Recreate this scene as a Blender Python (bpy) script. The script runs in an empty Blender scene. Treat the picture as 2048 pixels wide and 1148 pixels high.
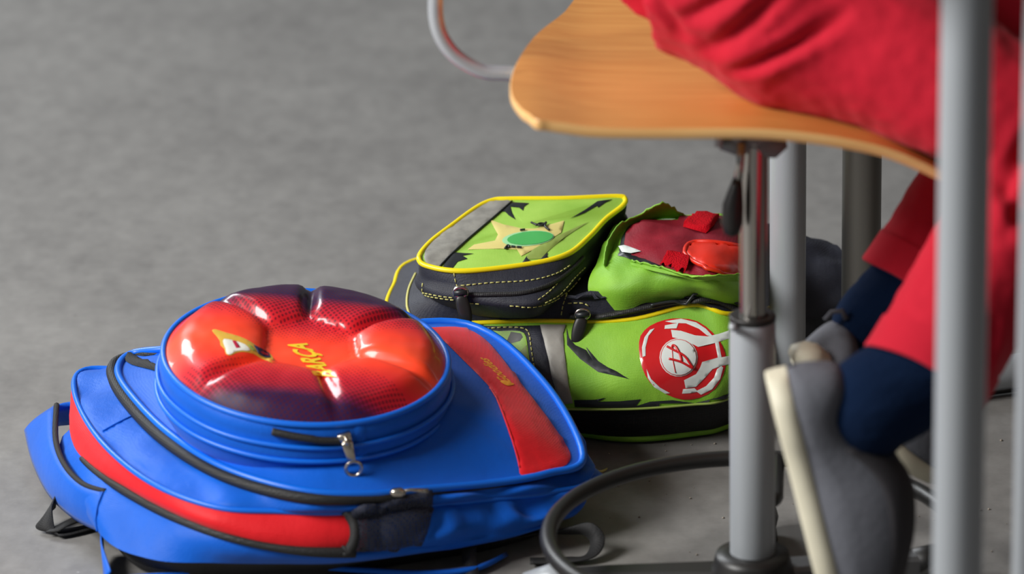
import bpy, bmesh, math, random
from mathutils import Vector, Matrix, noise
from mathutils.bvhtree import BVHTree
from mathutils.geometry import delaunay_2d_cdt
random.seed(4)
S = bpy.context.scene
COL = S.collection
R_ = math.radians

# ---------------------------------------------------------------- camera, light, exposure
F_PX = 8533.0; PITCH = 19.5; CAM_H = 1.4; ROLL = -0.02
cam_d = bpy.data.cameras.new('camera'); cam = bpy.data.objects.new('camera', cam_d); COL.objects.link(cam)
CM = Matrix.Translation((0, 0, CAM_H)) @ Matrix.Rotation(R_(90 - PITCH), 4, 'X') @ Matrix.Rotation(ROLL, 4, 'Z')
cam.matrix_world = CM
cam_d.sensor_width = 36; cam_d.lens = F_PX / 2048 * 36
cam_d.clip_start = .05; cam_d.clip_end = 60
cam_d.dof.use_dof = True; cam_d.dof.focus_distance = 3.72; cam_d.dof.aperture_fstop = 4.6
S.camera = cam
S.view_settings.view_transform = 'Standard'; S.view_settings.look = 'None'
S.view_settings.gamma = 1; S.view_settings.exposure = 0.0; S.view_settings.use_curve_mapping = False

def lin(c):
    c = c / 255.0
    return c / 12.92 if c <= .04045 else ((c + .055) / 1.055) ** 2.4
def rgb(r, g, b): return (lin(r), lin(g), lin(b), 1)

w = bpy.data.worlds.new('world'); S.world = w; w.use_nodes = True
w.node_tree.nodes['Background'].inputs[0].default_value = (0.92, 0.95, 1.0, 1)
w.node_tree.nodes['Background'].inputs[1].default_value = 0.15

def area(name, loc, aim, sx, sy, power, color=(1, 1, 1)):
    l = bpy.data.lights.new(name, 'AREA'); l.shape = 'RECTANGLE'; l.size = sx; l.size_y = sy; l.energy = power; l.color = color
    o = bpy.data.objects.new(name, l); COL.objects.link(o); o.location = loc
    o.rotation_euler = (Vector(aim) - Vector(loc)).to_track_quat('-Z', 'Y').to_euler()
    return o
area('window_light_left', (-2.05, 2.35, 1.75), (0, 3.4, .05), 1.1, .9, 104, (1.0, .985, .96))
area('window_light_rear', (-1.9, 5.6, 2.0), (0, 3.5, .1), 1.0, 1.2, 66, (.93, .97, 1.0))

# ---------------------------------------------------------------- pixel -> place
RM = CM.to_3x3(); CO = Vector((0, 0, CAM_H))
def ray(px, py):
    return (RM @ Vector(((px - 1024) / F_PX, -(py - 574) / F_PX, -1))).normalized()
def P(px, py, z):
    d = ray(px, py); t = (z - CAM_H) / d.z; return CO + d * t
def Q(px, py, Y):
    d = ray(px, py); return CO + d * (Y / d.y)

# ---------------------------------------------------------------- materials
def mat(name, col, rough=.6, metal=0, spec=.5, bump=0, bscale=200, var=0, vscale=8, weave=0, wscale=900, coat=0, sheen=0, col2=None, alpha=None):
    m = bpy.data.materials.new(name); m.use_nodes = True; nt = m.node_tree; N = nt.nodes; L = nt.links
    b = N['Principled BSDF']; b.inputs['Base Color'].default_value = col
    b.inputs['Roughness'].default_value = rough; b.inputs['Metallic'].default_value = metal
    b.inputs['Specular IOR Level'].default_value = spec
    b.inputs['Coat Weight'].default_value = coat; b.inputs['Coat Roughness'].default_value = .08
    b.inputs['Sheen Weight'].default_value = sheen
    tc = N.new('ShaderNodeTexCoord')
    if var or col2:
        n = N.new('ShaderNodeTexNoise'); n.inputs['Scale'].default_value = vscale; n.inputs['Detail'].default_value = 5
        L.new(tc.outputs['Object'], n.inputs['Vector'])
        r = N.new('ShaderNodeValToRGB'); r.color_ramp.elements[0].position = .35; r.color_ramp.elements[1].position = .68
        c2 = col2 or tuple(c * (1 - var) for c in col[:3]) + (1,)
        r.color_ramp.elements[0].color = c2; r.color_ramp.elements[1].color = col
        L.new(n.outputs['Fac'], r.inputs['Fac']); L.new(r.outputs['Color'], b.inputs['Base Color'])
    h = None
    if bump:
        n2 = N.new('ShaderNodeTexNoise'); n2.inputs['Scale'].default_value = bscale; n2.inputs['Detail'].default_value = 3
        L.new(tc.outputs['Object'], n2.inputs['Vector']); h = (n2.outputs['Fac'], bump)
        bn = N.new('ShaderNodeBump'); bn.inputs['Strength'].default_value = bump; bn.inputs['Distance'].default_value = .002
        L.new(h[0], bn.inputs['Height']); L.new(bn.outputs['Normal'], b.inputs['Normal'])
    if weave:
        a1 = N.new('ShaderNodeTexVoronoi'); a1.inputs['Scale'].default_value = wscale; a1.inputs['Randomness'].default_value = .25
        L.new(tc.outputs['Object'], a1.inputs['Vector'])
        b2 = N.new('ShaderNodeBump'); b2.inputs['Strength'].default_value = weave; b2.inputs['Distance'].default_value = .0006
        L.new(a1.outputs['Distance'], b2.inputs['Height'])
        if bump: L.new(bn.outputs['Normal'], b2.inputs['Normal'])
        L.new(b2.outputs['Normal'], b.inputs['Normal'])
    return m

M = {}
M['blue'] = mat('blue nylon', rgb(0, 94, 206), .5, spec=.22, bump=.3, bscale=70, var=.12, vscale=14, weave=.35, sheen=.1)
M['blue_trim'] = mat('blue piping', rgb(2, 104, 220), .4)
M['red'] = mat('red nylon', rgb(226, 24, 34), .55, spec=.25, bump=.2, bscale=90, var=.08, vscale=12, weave=.35, sheen=.1)
M['black'] = mat('black webbing', rgb(26, 26, 27), .75, weave=.6, wscale=700)
M['zip'] = mat('black zipper tape', rgb(30, 30, 30), .6, weave=.8, wscale=600)
M['mesh_black'] = mat('black spacer mesh', rgb(20, 20, 21), .8, weave=1, wscale=420)
M['chrome'] = mat('nickel metal', rgb(190, 182, 170), .25, metal=1)
M['navy_fab'] = mat('charcoal fabric', rgb(38, 40, 52), .6, bump=.5, bscale=60, weave=.5, var=.2, vscale=20)
M['green'] = mat('green fabric', rgb(146, 200, 55), .6, bump=.35, bscale=45, weave=.4, col2=rgb(112, 168, 42), vscale=16)
M['green_print'] = mat('printed green fabric', rgb(172, 214, 92), .45, weave=.3, col2=rgb(148, 196, 72), vscale=22)
M['yellow'] = mat('yellow piping', rgb(250, 226, 20), .35)
M['thread'] = mat('yellow thread', rgb(205, 200, 120), .7)
M['white'] = mat('white print', rgb(215, 222, 218), .4)
M['redprint'] = mat('red glossy print', rgb(206, 28, 34), .3, coat=.4)
M['silvertape'] = mat('reflective grey tape', rgb(160, 157, 150), .5, var=.25, vscale=40, weave=.2)
M['silverdirty'] = mat('worn reflective tape', rgb(150, 148, 140), .5, col2=rgb(120, 118, 112), vscale=70, weave=.2)
M['darkprint'] = mat('black print', rgb(34, 38, 40), .4)
M['peach'] = mat('peach print', rgb(222, 208, 128), .5)
M['emerald'] = mat('green print', rgb(78, 178, 92), .4)
M['mint'] = mat('mint print', rgb(165, 222, 165), .4)
M['olive'] = mat('olive print', rgb(138, 158, 74), .5)
M['darkred'] = mat('dark red cloth', rgb(150, 20, 40), .6, spec=.25, bump=.3, bscale=50, weave=.4, col2=rgb(112, 22, 36), vscale=18)
M['redfelt'] = mat('red hook tape', rgb(178, 8, 24), .95, spec=.1, bump=1, bscale=700)
M['orangered'] = mat('bright red satin', rgb(216, 44, 24), .35, bump=.3, bscale=60)
M['silver'] = mat('silver powder coat', rgb(168, 173, 178), .4, metal=.2, bump=.05, bscale=500)
M['steel'] = mat('polished steel', rgb(176, 172, 166), .22, metal=1)
M['chrometube'] = mat('chrome tube', rgb(214, 218, 224), .34, metal=.7)
M['plastic'] = mat('black plastic', rgb(30, 29, 28), .42)
M['greyplastic'] = mat('grey plastic', rgb(120, 122, 124), .5)
M['trouser'] = mat('red cotton trousers', rgb(204, 26, 50), .8, spec=.2, bump=.25, bscale=70, weave=.4, wscale=1300, var=.14, vscale=9, sheen=.08)
M['sock'] = mat('navy sock', rgb(6, 26, 54), .95, spec=.15, bump=.3, bscale=200, weave=.5, wscale=800)
M['shoe'] = mat('grey canvas', rgb(96, 98, 106), .8, bump=.3, bscale=160, weave=.5, wscale=900, var=.15, vscale=18)
M['sole'] = mat('cream rubber', rgb(226, 220, 196), .55, var=.12, vscale=30)
M['skin'] = mat('skin', rgb(222, 176, 150), .55)
M['shirt'] = mat('dark shirt cotton', rgb(40, 44, 56), .8)
M['hair'] = mat('brown hair', rgb(70, 48, 34), .6)
M['board'] = mat('beige laminate', rgb(196, 188, 170), .4)
M['crest_gold'] = mat('gold print', rgb(214, 170, 62), .3, coat=.5)
M['crest_navy'] = mat('navy print', rgb(40, 38, 80), .3, coat=.5)
M['crest_red'] = mat('crimson print', rgb(190, 24, 62), .3, coat=.5)
M['crest_white'] = mat('white glossy print', rgb(232, 232, 222), .3, coat=.5)
M['textyellow'] = mat('yellow print', rgb(240, 205, 40), .3, coat=.4)
M['gold_thread'] = mat('gold embroidery', rgb(232, 150, 40), .6)

def floor_mat():
    m = bpy.data.materials.new('grey linoleum'); m.use_nodes = True; N = m.node_tree.nodes; L = m.node_tree.links
    b = N['Principled BSDF']; tc = N.new('ShaderNodeTexCoord')
    n1 = N.new('ShaderNodeTexNoise'); n1.inputs['Scale'].default_value = 5; n1.inputs['Detail'].default_value = 8; n1.inputs['Roughness'].default_value = .62
    n2 = N.new('ShaderNodeTexNoise'); n2.inputs['Scale'].default_value = 60; n2.inputs['Detail'].default_value = 5; n2.inputs['Roughness'].default_value = .7
    mp = N.new('ShaderNodeMapping'); mp.inputs['Scale'].default_value = (14, 7, 1); mp.inputs['Rotation'].default_value = (0, 0, .6)
    n3 = N.new('ShaderNodeTexNoise'); n3.inputs['Scale'].default_value = 3; n3.inputs['Detail'].default_value = 6
    for n in (n1, n2): L.new(tc.outputs['Object'], n.inputs['Vector'])
    L.new(tc.outputs['Object'], mp.inputs['Vector']); L.new(mp.outputs['Vector'], n3.inputs['Vector'])
    r = N.new('ShaderNodeValToRGB'); e = r.color_ramp.elements
    e[0].position = .34; e[0].color = rgb(108, 106, 104); e[1].position = .66; e[1].color = rgb(140, 138, 135)
    a = N.new('ShaderNodeMath'); a.operation = 'MULTIPLY_ADD'; a.inputs[1].default_value = .45
    L.new(n1.outputs['Fac'], a.inputs[0])
    a2 = N.new('ShaderNodeMath'); a2.operation = 'MULTIPLY'; a2.inputs[1].default_value = .3; L.new(n2.outputs['Fac'], a2.inputs[0]); 
    a3 = N.new('ShaderNodeMath'); a3.operation = 'MULTIPLY_ADD'; a3.inputs[1].default_value = .3; L.new(n3.outputs['Fac'], a3.inputs[0]); L.new(a2.outputs[0], a3.inputs[2])
    L.new(a3.outputs[0], a.inputs[2]); L.new(a.outputs[0], r.inputs['Fac'])
    # pale scuffs
    v = N.new('ShaderNodeTexVoronoi'); v.inputs['Scale'].default_value = 38; L.new(tc.outputs['Object'], v.inputs['Vector'])
    sr = N.new('ShaderNodeValToRGB'); sr.color_ramp.elements[0].position = .035; sr.color_ramp.elements[0].color = (.6, .6, .6, 1); sr.color_ramp.elements[1].position = .07; sr.color_ramp.elements[1].color = (0, 0, 0, 1)
    L.new(v.outputs['Distance'], sr.inputs['Fac'])
    gate = N.new('ShaderNodeTexNoise'); gate.inputs['Scale'].default_value = 14; L.new(tc.outputs['Object'], gate.inputs['Vector'])
    gr = N.new('ShaderNodeValToRGB'); gr.color_ramp.elements[0].position = .56; gr.color_ramp.elements[1].position = .66; L.new(gate.outputs['Fac'], gr.inputs['Fac'])
    mu = N.new('ShaderNodeMath'); mu.operation = 'MULTIPLY'; L.new(sr.outputs['Color'], mu.inputs[0]); L.new(gr.outputs['Color'], mu.inputs[1])
    mx = N.new('ShaderNodeMix'); mx.data_type = 'RGBA'; mx.inputs['B'].default_value = rgb(186, 184, 180)
    L.new(mu.outputs[0], mx.inputs['Factor']); L.new(r.outputs['Color'], mx.inputs['A'])
    # dark specks
    v2 = N.new('ShaderNodeTexVoronoi'); v2.inputs['Scale'].default_value = 22; L.new(tc.outputs['Object'], v2.inputs['Vector'])
    s2 = N.new('ShaderNodeValToRGB'); s2.color_ramp.elements[0].position = .025; s2.color_ramp.elements[0].color = (.7, .7, .7, 1); s2.color_ramp.elements[1].position = .06; s2.color_ramp.elements[1].color = (0, 0, 0, 1)
    L.new(v2.outputs['Distance'], s2.inputs['Fac'])
    g2 = N.new('ShaderNodeValToRGB'); g2.color_ramp.elements[0].position = .34; g2.color_ramp.elements[0].color = (1, 1, 1, 1); g2.color_ramp.elements[1].position = .42; g2.color_ramp.elements[1].color = (0, 0, 0, 1); L.new(gate.outputs['Fac'], g2.inputs['Fac'])
    mu2 = N.new('ShaderNodeMath'); mu2.operation = 'MULTIPLY'; L.new(s2.outputs['Color'], mu2.inputs[0]); L.new(g2.outputs['Color'], mu2.inputs[1])
    mx2 = N.new('ShaderNodeMix'); mx2.data_type = 'RGBA'; mx2.inputs['B'].default_value = rgb(60, 58, 56)
    L.new(mu2.outputs[0], mx2.inputs['Factor']); L.new(mx.outputs['Result'], mx2.inputs['A'])
    L.new(mx2.outputs['Result'], b.inputs['Base Color'])
    b.inputs['Roughness'].default_value = .55; b.inputs['Specular IOR Level'].default_value = .35
    bn = N.new('ShaderNodeBump'); bn.inputs['Strength'].default_value = .25; bn.inputs['Distance'].default_value = .002
    L.new(a3.outputs[0], bn.inputs['Height']); L.new(bn.outputs['Normal'], b.inputs['Normal'])
    return m
M['floor'] = floor_mat()

def wood_mat(name, c1, c2):
    m = bpy.data.materials.new(name); m.use_nodes = True; N = m.node_tree.nodes; L = m.node_tree.links
    b = N['Principled BSDF']; tc = N.new('ShaderNodeTexCoord'); mp = N.new('ShaderNodeMapping'); mp.inputs['Scale'].default_value = (2.5, 40, 40)
    n = N.new('ShaderNodeTexNoise'); n.inputs['Scale'].default_value = 4; n.inputs['Detail'].default_value = 6
    r = N.new('ShaderNodeValToRGB'); r.color_ramp.elements[0].position = .3; r.color_ramp.elements[1].position = .7
    r.color_ramp.elements[0].color = c1; r.color_ramp.elements[1].color = c2
    L.new(tc.outputs['Object'], mp.inputs['Vector']); L.new(mp.outputs['Vector'], n.inputs['Vector']); L.new(n.outputs['Fac'], r.inputs['Fac'])
    L.new(r.outputs['Color'], b.inputs['Base Color']); b.inputs['Roughness'].default_value = .38
    return m
M['wood'] = wood_mat('varnished beech', rgb(206, 136, 66), rgb(222, 158, 84))
M['woodedge'] = wood_mat('beech ply edge', rgb(226, 172, 106), rgb(238, 192, 128))

def ball_mat():
    """halftone football print, laid out on the disc's own UV (u, v in -1..1)"""
    m = bpy.data.materials.new('printed football vinyl'); m.use_nodes = True; N = m.node_tree.nodes; L = m.node_tree.links
    b = N['Principled BSDF']; uv = N.new('ShaderNodeUVMap'); uv.uv_map = 'UVMap'
    sep = N.new('ShaderNodeSeparateXYZ'); L.new(uv.outputs['UV'], sep.inputs[0])
    def math_(op, a, b_=None, c=None):
        n = N.new('ShaderNodeMath'); n.operation = op
        for i, x in enumerate((a, b_, c)):
            if x is None: continue
            if isinstance(x, (int, float)): n.inputs[i].default_value = x
            else: L.new(x, n.inputs[i])
        return n.outputs[0]
    u, v = sep.outputs[0], sep.outputs[1]
    # base colour, orange red centre band into crimson
    av = math_('ABSOLUTE', math_('ADD', math_('SUBTRACT', v, math_('MULTIPLY', u, .10)), .12))
    r = N.new('ShaderNodeValToRGB'); e = r.color_ramp.elements
    e[0].position = 0; e[0].color = rgb(255, 80, 44); e[1].position = 1; e[1].color = rgb(12, 20, 78)
    for p, c in ((.22, rgb(248, 62, 36)), (.42, rgb(212, 30, 42)), (.60, rgb(176, 22, 44)), (.70, rgb(14, 22, 76))):
        x = e.new(p); x.color = c
    L.new(av, r.inputs['Fac'])
    # halftone dots growing outwards
    sc = 48.0
    fu = math_('SUBTRACT', math_('FRACT', math_('MULTIPLY', math_('ADD', u, v), sc * .5)), .5)
    fv = math_('SUBTRACT', math_('FRACT', math_('MULTIPLY', math_('SUBTRACT', u, v), sc * .5)), .5)
    d = math_('SQRT', math_('ADD', math_('MULTIPLY', fu, fu), math_('MULTIPLY', fv, fv)))
    g = N.new('ShaderNodeMapRange'); g.inputs['From Min'].default_value = .2; g.inputs['From Max'].default_value = .72
    g.inputs['To Min'].default_value = .1; g.inputs['To Max'].default_value = .5; L.new(av, g.inputs['Value'])
    dot = math_('LESS_THAN', d, g.outputs[0])
    on = math_('MULTIPLY', dot, math_('GREATER_THAN', av, .22))
    # dots are left out of the right and left panels
    lim = math_('ADD', math_('MULTIPLY', math_('ABSOLUTE', u), .52), .02)
    on = math_('MULTIPLY', on, math_('GREATER_THAN', av, lim))
    mx = N.new('ShaderNodeMix'); mx.data_type = 'RGBA'; L.new(math_('MULTIPLY', on, .72), mx.inputs['Factor'])
    L.new(r.outputs['Color'], mx.inputs['A']); mx.inputs['B'].default_value = rgb(70, 14, 34)
    L.new(mx.outputs['Result'], b.inputs['Base Color'])
    b.inputs['Roughness'].default_value = .35; b.inputs['Specular IOR Level'].default_value = .3; b.inputs['Coat Weight'].default_value = .4; b.inputs['Coat Roughness'].default_value = .06
    return m
M['ball'] = ball_mat()

def mesh_pocket_mat():
    m = bpy.data.materials.new('sheer black mesh'); m.use_nodes = True; N = m.node_tree.nodes; L = m.node_tree.links
    b = N['Principled BSDF']; b.inputs['Base Color'].default_value = rgb(40, 44, 60); b.inputs['Roughness'].default_value = .7
    tc = N.new('ShaderNodeTexCoord'); v = N.new('ShaderNodeTexVoronoi'); v.inputs['Scale'].default_value = 420; v.inputs['Randomness'].default_value = .1
    L.new(tc.outputs['Object'], v.inputs['Vector'])
    r = N.new('ShaderNodeMapRange'); r.inputs['From Min'].default_value = .15; r.inputs['From Max'].default_value = .4; r.inputs['To Min'].default_value = .2; r.inputs['To Max'].default_value = .85
    L.new(v.outputs['Distance'], r.inputs['Value']); L.new(r.outputs[0], b.inputs['Alpha'])
    return m
M['pocketmesh'] = mesh_pocket_mat()
def vinyl_mat():
    m = bpy.data.materials.new('clear vinyl'); m.use_nodes = True; b = m.node_tree.nodes['Principled BSDF']
    b.inputs['Base Color'].default_value = (1, 1, 1, 1); b.inputs['Roughness'].default_value = .08; b.inputs['Alpha'].default_value = .14
    return m
M['vinyl'] = vinyl_mat()

# ---------------------------------------------------------------- object helpers
def thing(name, loc, label, cat, group=None):
    o = bpy.data.objects.new(name, None); COL.objects.link(o); o.location = loc; o.empty_display_size = .05
    o['label'] = label; o['category'] = cat
    if group: o['group'] = group
    return o
def origin_of(o):
    p = Vector((0, 0, 0))
    while o: p += Vector(o.location); o = o.parent
    return p
SURF = {}
def link(name, verts, faces, m, parent=None, smooth=True, uvs=None, label=None, key=None, solid=0, solid_off=-1, sub=0):
    """verts in world space; the mesh is stored relative to its parent's base"""
    off = origin_of(parent) if parent else Vector((0, 0, 0))
    me = bpy.data.meshes.new(name); me.from_pydata([tuple(Vector(v) - off) for v in verts], [], faces); me.update()
    if smooth:
        for p in me.polygons: p.use_smooth = True
    if uvs:
        l = me.uv_layers.new(name='UVMap')
        for lp in me.loops: l.data[lp.index].uv = uvs[lp.vertex_index]
    me.materials.append(m)
    o = bpy.data.objects.new(name, me); COL.objects.link(o)
    if parent: o.parent = parent
    if label: o['label'] = label
    if solid:
        md = o.modifiers.new('thick', 'SOLIDIFY'); md.thickness = solid; md.offset = solid_off
    if sub:
        md = o.modifiers.new('sub', 'SUBSURF'); md.levels = sub; md.render_levels = sub
    if key: SURF.setdefault(key, []).append(([Vector(v) for v in verts], [tuple(f) for f in faces]))
    return o
def bvh(*keys):
    V, Fc = [], []
    for k in keys:
        for v, f in SURF[k]:
            b = len(V); V += v; Fc += [tuple(i + b for i in x) for x in f]
    return BVHTree.FromPolygons(V, Fc)
def proj(b, px, py, off=0.0):
    h, n, i, d = b.ray_cast(CO, ray(px, py))
    if h is None: return None
    if n.dot(ray(px, py)) > 0: n = -n
    return h + n * off

def cr(pts, m, closed=False):
    """Catmull-Rom through pts, m samples per span"""
    n = len(pts); out = []
    pts = [Vector(p) for p in pts]
    spans = n if closed else n - 1
    for i in range(spans):
        if closed: p0, p1, p2, p3 = pts[(i - 1) % n], pts[i], pts[(i + 1) % n], pts[(i + 2) % n]
        else: p0, p1, p2, p3 = pts[max(i - 1, 0)], pts[i], pts[i + 1], pts[min(i + 2, n - 1)]
        for j in range(m):
            t = j / m
            out.append(.5 * ((2 * p1) + (p2 - p0) * t + (2 * p0 - 5 * p1 + 4 * p2 - p3) * t * t + (3 * p1 - p0 - 3 * p2 + p3) * t ** 3))
    if not closed: out.append(pts[-1])
    return out
def grid_faces(nr, nc, closed):
    f = []
    for r in range(nr - 1):
        for c in range(nc if closed else nc - 1):
            d = (c + 1) % nc
            f.append((r * nc + c, r * nc + d, (r + 1) * nc + d, (r + 1) * nc + c))
    return f
def tube_geo(path, rad, closed=False, seg=10, flat=None):
    """rad: number or list; flat=(direction, factor) squashes the section"""
    n = len(path); V = []; F = []
    path = [Vector(p) for p in path]
    prev = None
    for i in range(n):
        if closed: t = path[(i + 1) % n] - path[i - 1]
        else: t = path[min(i + 1, n - 1)] - path[max(i - 1, 0)]
        if t.length < 1e-9: t = Vector((1, 0, 0))
        t.normalize()
        if prev is None:
            a = Vector((0, 0, 1)) if abs(t.z) < .9 else Vector((1, 0, 0))
        else: a = prev
        a = (a - t * a.dot(t)).normalized(); prev = a
        b = t.cross(a)
        r = rad[i] if isinstance(rad, (list, tuple)) else rad
        for k in range(seg):
            an = 2 * math.pi * k / seg
            o = a * math.cos(an) * r + b * math.sin(an) * r
            if flat:
                fd = Vector(flat[0]).normalized(); o = o - fd * o.dot(fd) * (1 - flat[1])
            V.append(path[i] + o)
    F = grid_faces(n, seg, True)
    if closed:
        for k in range(seg): F.append(((n - 1) * seg + k, (n - 1) * seg + (k + 1) % seg, (k + 1) % seg, k))
    else:
        F.append(tuple(range(seg))[::-1]); F.append(tuple((n - 1) * seg + k for k in range(seg)))
    return V, F
def tube(name, path, rad, m, parent, closed=False, seg=10, flat=None, label=None, key=None):
    V, F = tube_geo(path, rad, closed, seg, flat)
    return link(name, V, F, m, parent, label=label, key=key)
def join(*geos):
    V, F = [], []
    for v, f in geos:
        b = len(V); V += v; F += [tuple(i + b for i in x) for x in f]
    return V, F
def cyl_geo(p0, p1, r0, r1=None, seg=32, bev=.0):
    p0, p1 = Vector(p0), Vector(p1); r1 = r0 if r1 is None else r1; d = (p1 - p0); L = d.length
    if not bev: return tube_geo([p0, p0 + d * .02, p0 + d * .98, p1], [r0, r0, r1, r1], seg=seg)
    k = bev / L
    return tube_geo([p0, p0 + d * k * .3, p0 + d * k, p1 - d * k, p1 - d * k * .3, p1], [r0 - bev, r0 - bev * .3, r0, r1, r1 - bev * .3, r1 - bev], seg=seg)
def dash_geo(pts, r=.0005, dash=.0032, gap=.0018, seg=5):
    out = []; pts = [Vector(p) for p in pts]
    acc = 0; L = [0]
    for a, b in zip(pts, pts[1:]): acc += (b - a).length; L.append(acc)
    def at(s):
        for i in range(len(pts) - 1):
            if s <= L[i + 1]:
                k = (s - L[i]) / max(L[i + 1] - L[i], 1e-9); return pts[i].lerp(pts[i + 1], k)
        return pts[-1]
    s = 0
    while s + dash < acc:
        out.append(tube_geo([at(s), at(s + dash * .5), at(s + dash)], r, seg=seg)); s += dash + gap
    return join(*out) if out else ([], [])
def px_line(b, pts, off, m=6, closed=False):
    c = cr([Vector((x, y, 0)) for x, y in pts], m, closed); out = []
    for p in c:
        h = proj(b, p.x, p.y, off)
        if h is not None: out.append(h)
    return out
def line_on(name, b, pts, r, m, parent, off=None, closed=False, flat=None, seg=8, mm=6, label=None):
    path = px_line(b, pts, r * .5 if off is None else off, mm, closed)
    if len(path) > 2: return tube(name, path, r, m, parent, closed, seg, flat, label)
def stitches(name, b, lines, parent, m=None, r=.00055, dash=.0034, gap=.0018, off=.0006):
    g = [dash_geo(px_line(b, l, off, 8), r, dash, gap) for l in lines]
    V, F = join(*[x for x in g if x[0]])
    o = link(name, V, F, m or M['thread'], parent)
    return o
def patch(name, b, poly, m, parent, t=.0008, edge=.0002, step=7, smooth_curve=3, label=None, key=None):
    """thin raised piece of cloth or print lying on the surface b; outline in the photograph's pixels"""
    pts = poly
    if smooth_curve: pts = [(p.x, p.y) for p in cr([Vector((x, y, 0)) for x, y in poly], smooth_curve, True)]
    V2 = [Vector(p) for p in pts]; nb = len(V2)
    E = [(i, (i + 1) % nb) for i in range(nb)]
    x0 = min(p[0] for p in pts); x1 = max(p[0] for p in pts); y0 = min(p[1] for p in pts); y1 = max(p[1] for p in pts)
    step = min(step, max((x1 - x0) / 3, 1.5), max((y1 - y0) / 3, 1.5))
    y = y0 + step / 2; row = 0
    while y < y1:
        x = x0 + step / 2 + (row % 2) * step / 2
        while x < x1:
            # keep away from the outline
            if all((x - q[0]) ** 2 + (y - q[1]) ** 2 > (step * .45) ** 2 for q in pts): V2.append(Vector((x, y)))
            x += step
        y += step; row += 1
    v, e, f, ov, oe, of = delaunay_2d_cdt(V2, E, [], 1, 1e-5)
    W = []; ok = []
    for i, p in enumerate(v):
        bd = any(o < nb for o in ov[i]) if ov[i] else True
        h = proj(b, p.x, p.y, edge if bd else t); W.append(h if h is not None else Vector((0, 0, 0))); ok.append(h is not None)
    F = []
    for x in f:
        if all(ok[i] for i in x):
            q = [W[i] for i in x]
            if max((q[i] - q[(i + 1) % len(q)]).length for i in range(len(q))) < .05: F.append(tuple(reversed(x)))
    used = sorted({i for x in F for i in x}); mp = {o: n for n, o in enumerate(used)}
    if not F: return None
    return link(name, [W[i] for i in used], [tuple(mp[i] for i in x) for x in F], m, parent, label=label, key=key)
def text_on(name, b, s, o0, du, dv, m, parent, off=.0012, bold=.0, shear=0, label=None):
    """o0: start of baseline (px), du: whole-text vector, dv: letter-height vector"""
    c = bpy.data.curves.new('t', 'FONT'); c.body = s; c.offset = bold; c.resolution_u = 3; c.shear = shear
    o = bpy.data.objects.new('t', c); COL.objects.link(o); bpy.context.view_layer.update()
    me = bpy.data.meshes.new_from_object(o.evaluated_get(bpy.context.evaluated_depsgraph_get()))
    bm = bmesh.new(); bm.from_mesh(me); bmesh.ops.triangulate(bm, faces=bm.faces[:]); bmesh.ops.subdivide_edges(bm, edges=[e for e in bm.edges if e.calc_length() > .12], cuts=3, use_grid_fill=True); bmesh.ops.triangulate(bm, faces=bm.faces[:]); bm.to_mesh(me); bm.free()
    xs = [v.co.x for v in me.vertices]; x0, x1 = min(xs), max(xs); H = .72
    W = []
    for v in me.vertices:
        a = (v.co.x - x0) / (x1 - x0); h = v.co.y / H
        q = proj(b, o0[0] + du[0] * a + dv[0] * h, o0[1] + du[1] * a + dv[1] * h, 0)
        W.append(q - ray(o0[0], o0[1]) * off if q is not None else Vector((0, 0, 0)))
    F = [tuple(p.vertices) for p in me.polygons]
    bpy.data.objects.remove(o); bpy.data.curves.remove(c); bpy.data.meshes.remove(me)
    return link(name, W, F, m, parent, smooth=False, label=label)
def ell(cx, cy, a, b_, n=20, rot=0):
    return [(cx + a * math.cos(t) * math.cos(rot) - b_ * math.sin(t) * math.sin(rot), cy + a * math.cos(t) * math.sin(rot) + b_ * math.sin(t) * math.cos(rot)) for t in [2 * math.pi * i / n for i in range(n)]]
def fbm(p, s): return noise.noise(Vector(p) * s)

# ---------------------------------------------------------------- the setting
def floor():
    bm = bmesh.new(); bmesh.ops.create_grid(bm, x_segments=8, y_segments=8, size=7)
    me = bpy.data.meshes.new('floor'); bm.to_mesh(me); bm.free(); me.materials.append(M['floor'])
    o = bpy.data.objects.new('floor', me); COL.objects.link(o); o.location = (0, 3.5, 0); o['kind'] = 'structure'
floor()
def wall(name, x, y0, y1, h):
    V = [Vector(p) for p in ((x, y0, 0), (x, y1, 0), (x, y1, h), (x, y0, h), (x + .1, y0, 0), (x + .1, y1, 0), (x + .1, y1, h), (x + .1, y0, h))]
    o = link(name, V, [(0, 1, 2, 3), (7, 6, 5, 4), (0, 3, 7, 4), (1, 5, 6, 2), (3, 2, 6, 7), (0, 4, 5, 1)], mat('dark blocking wall', rgb(84, 74, 66), .8, bump=.1, bscale=120), None, smooth=False); o['kind'] = 'structure'
wall('blocking_wall_right', 1.9, -1.5, 8, 2.9)  # unseen dark wall, added to cut ambient light from the right

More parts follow.
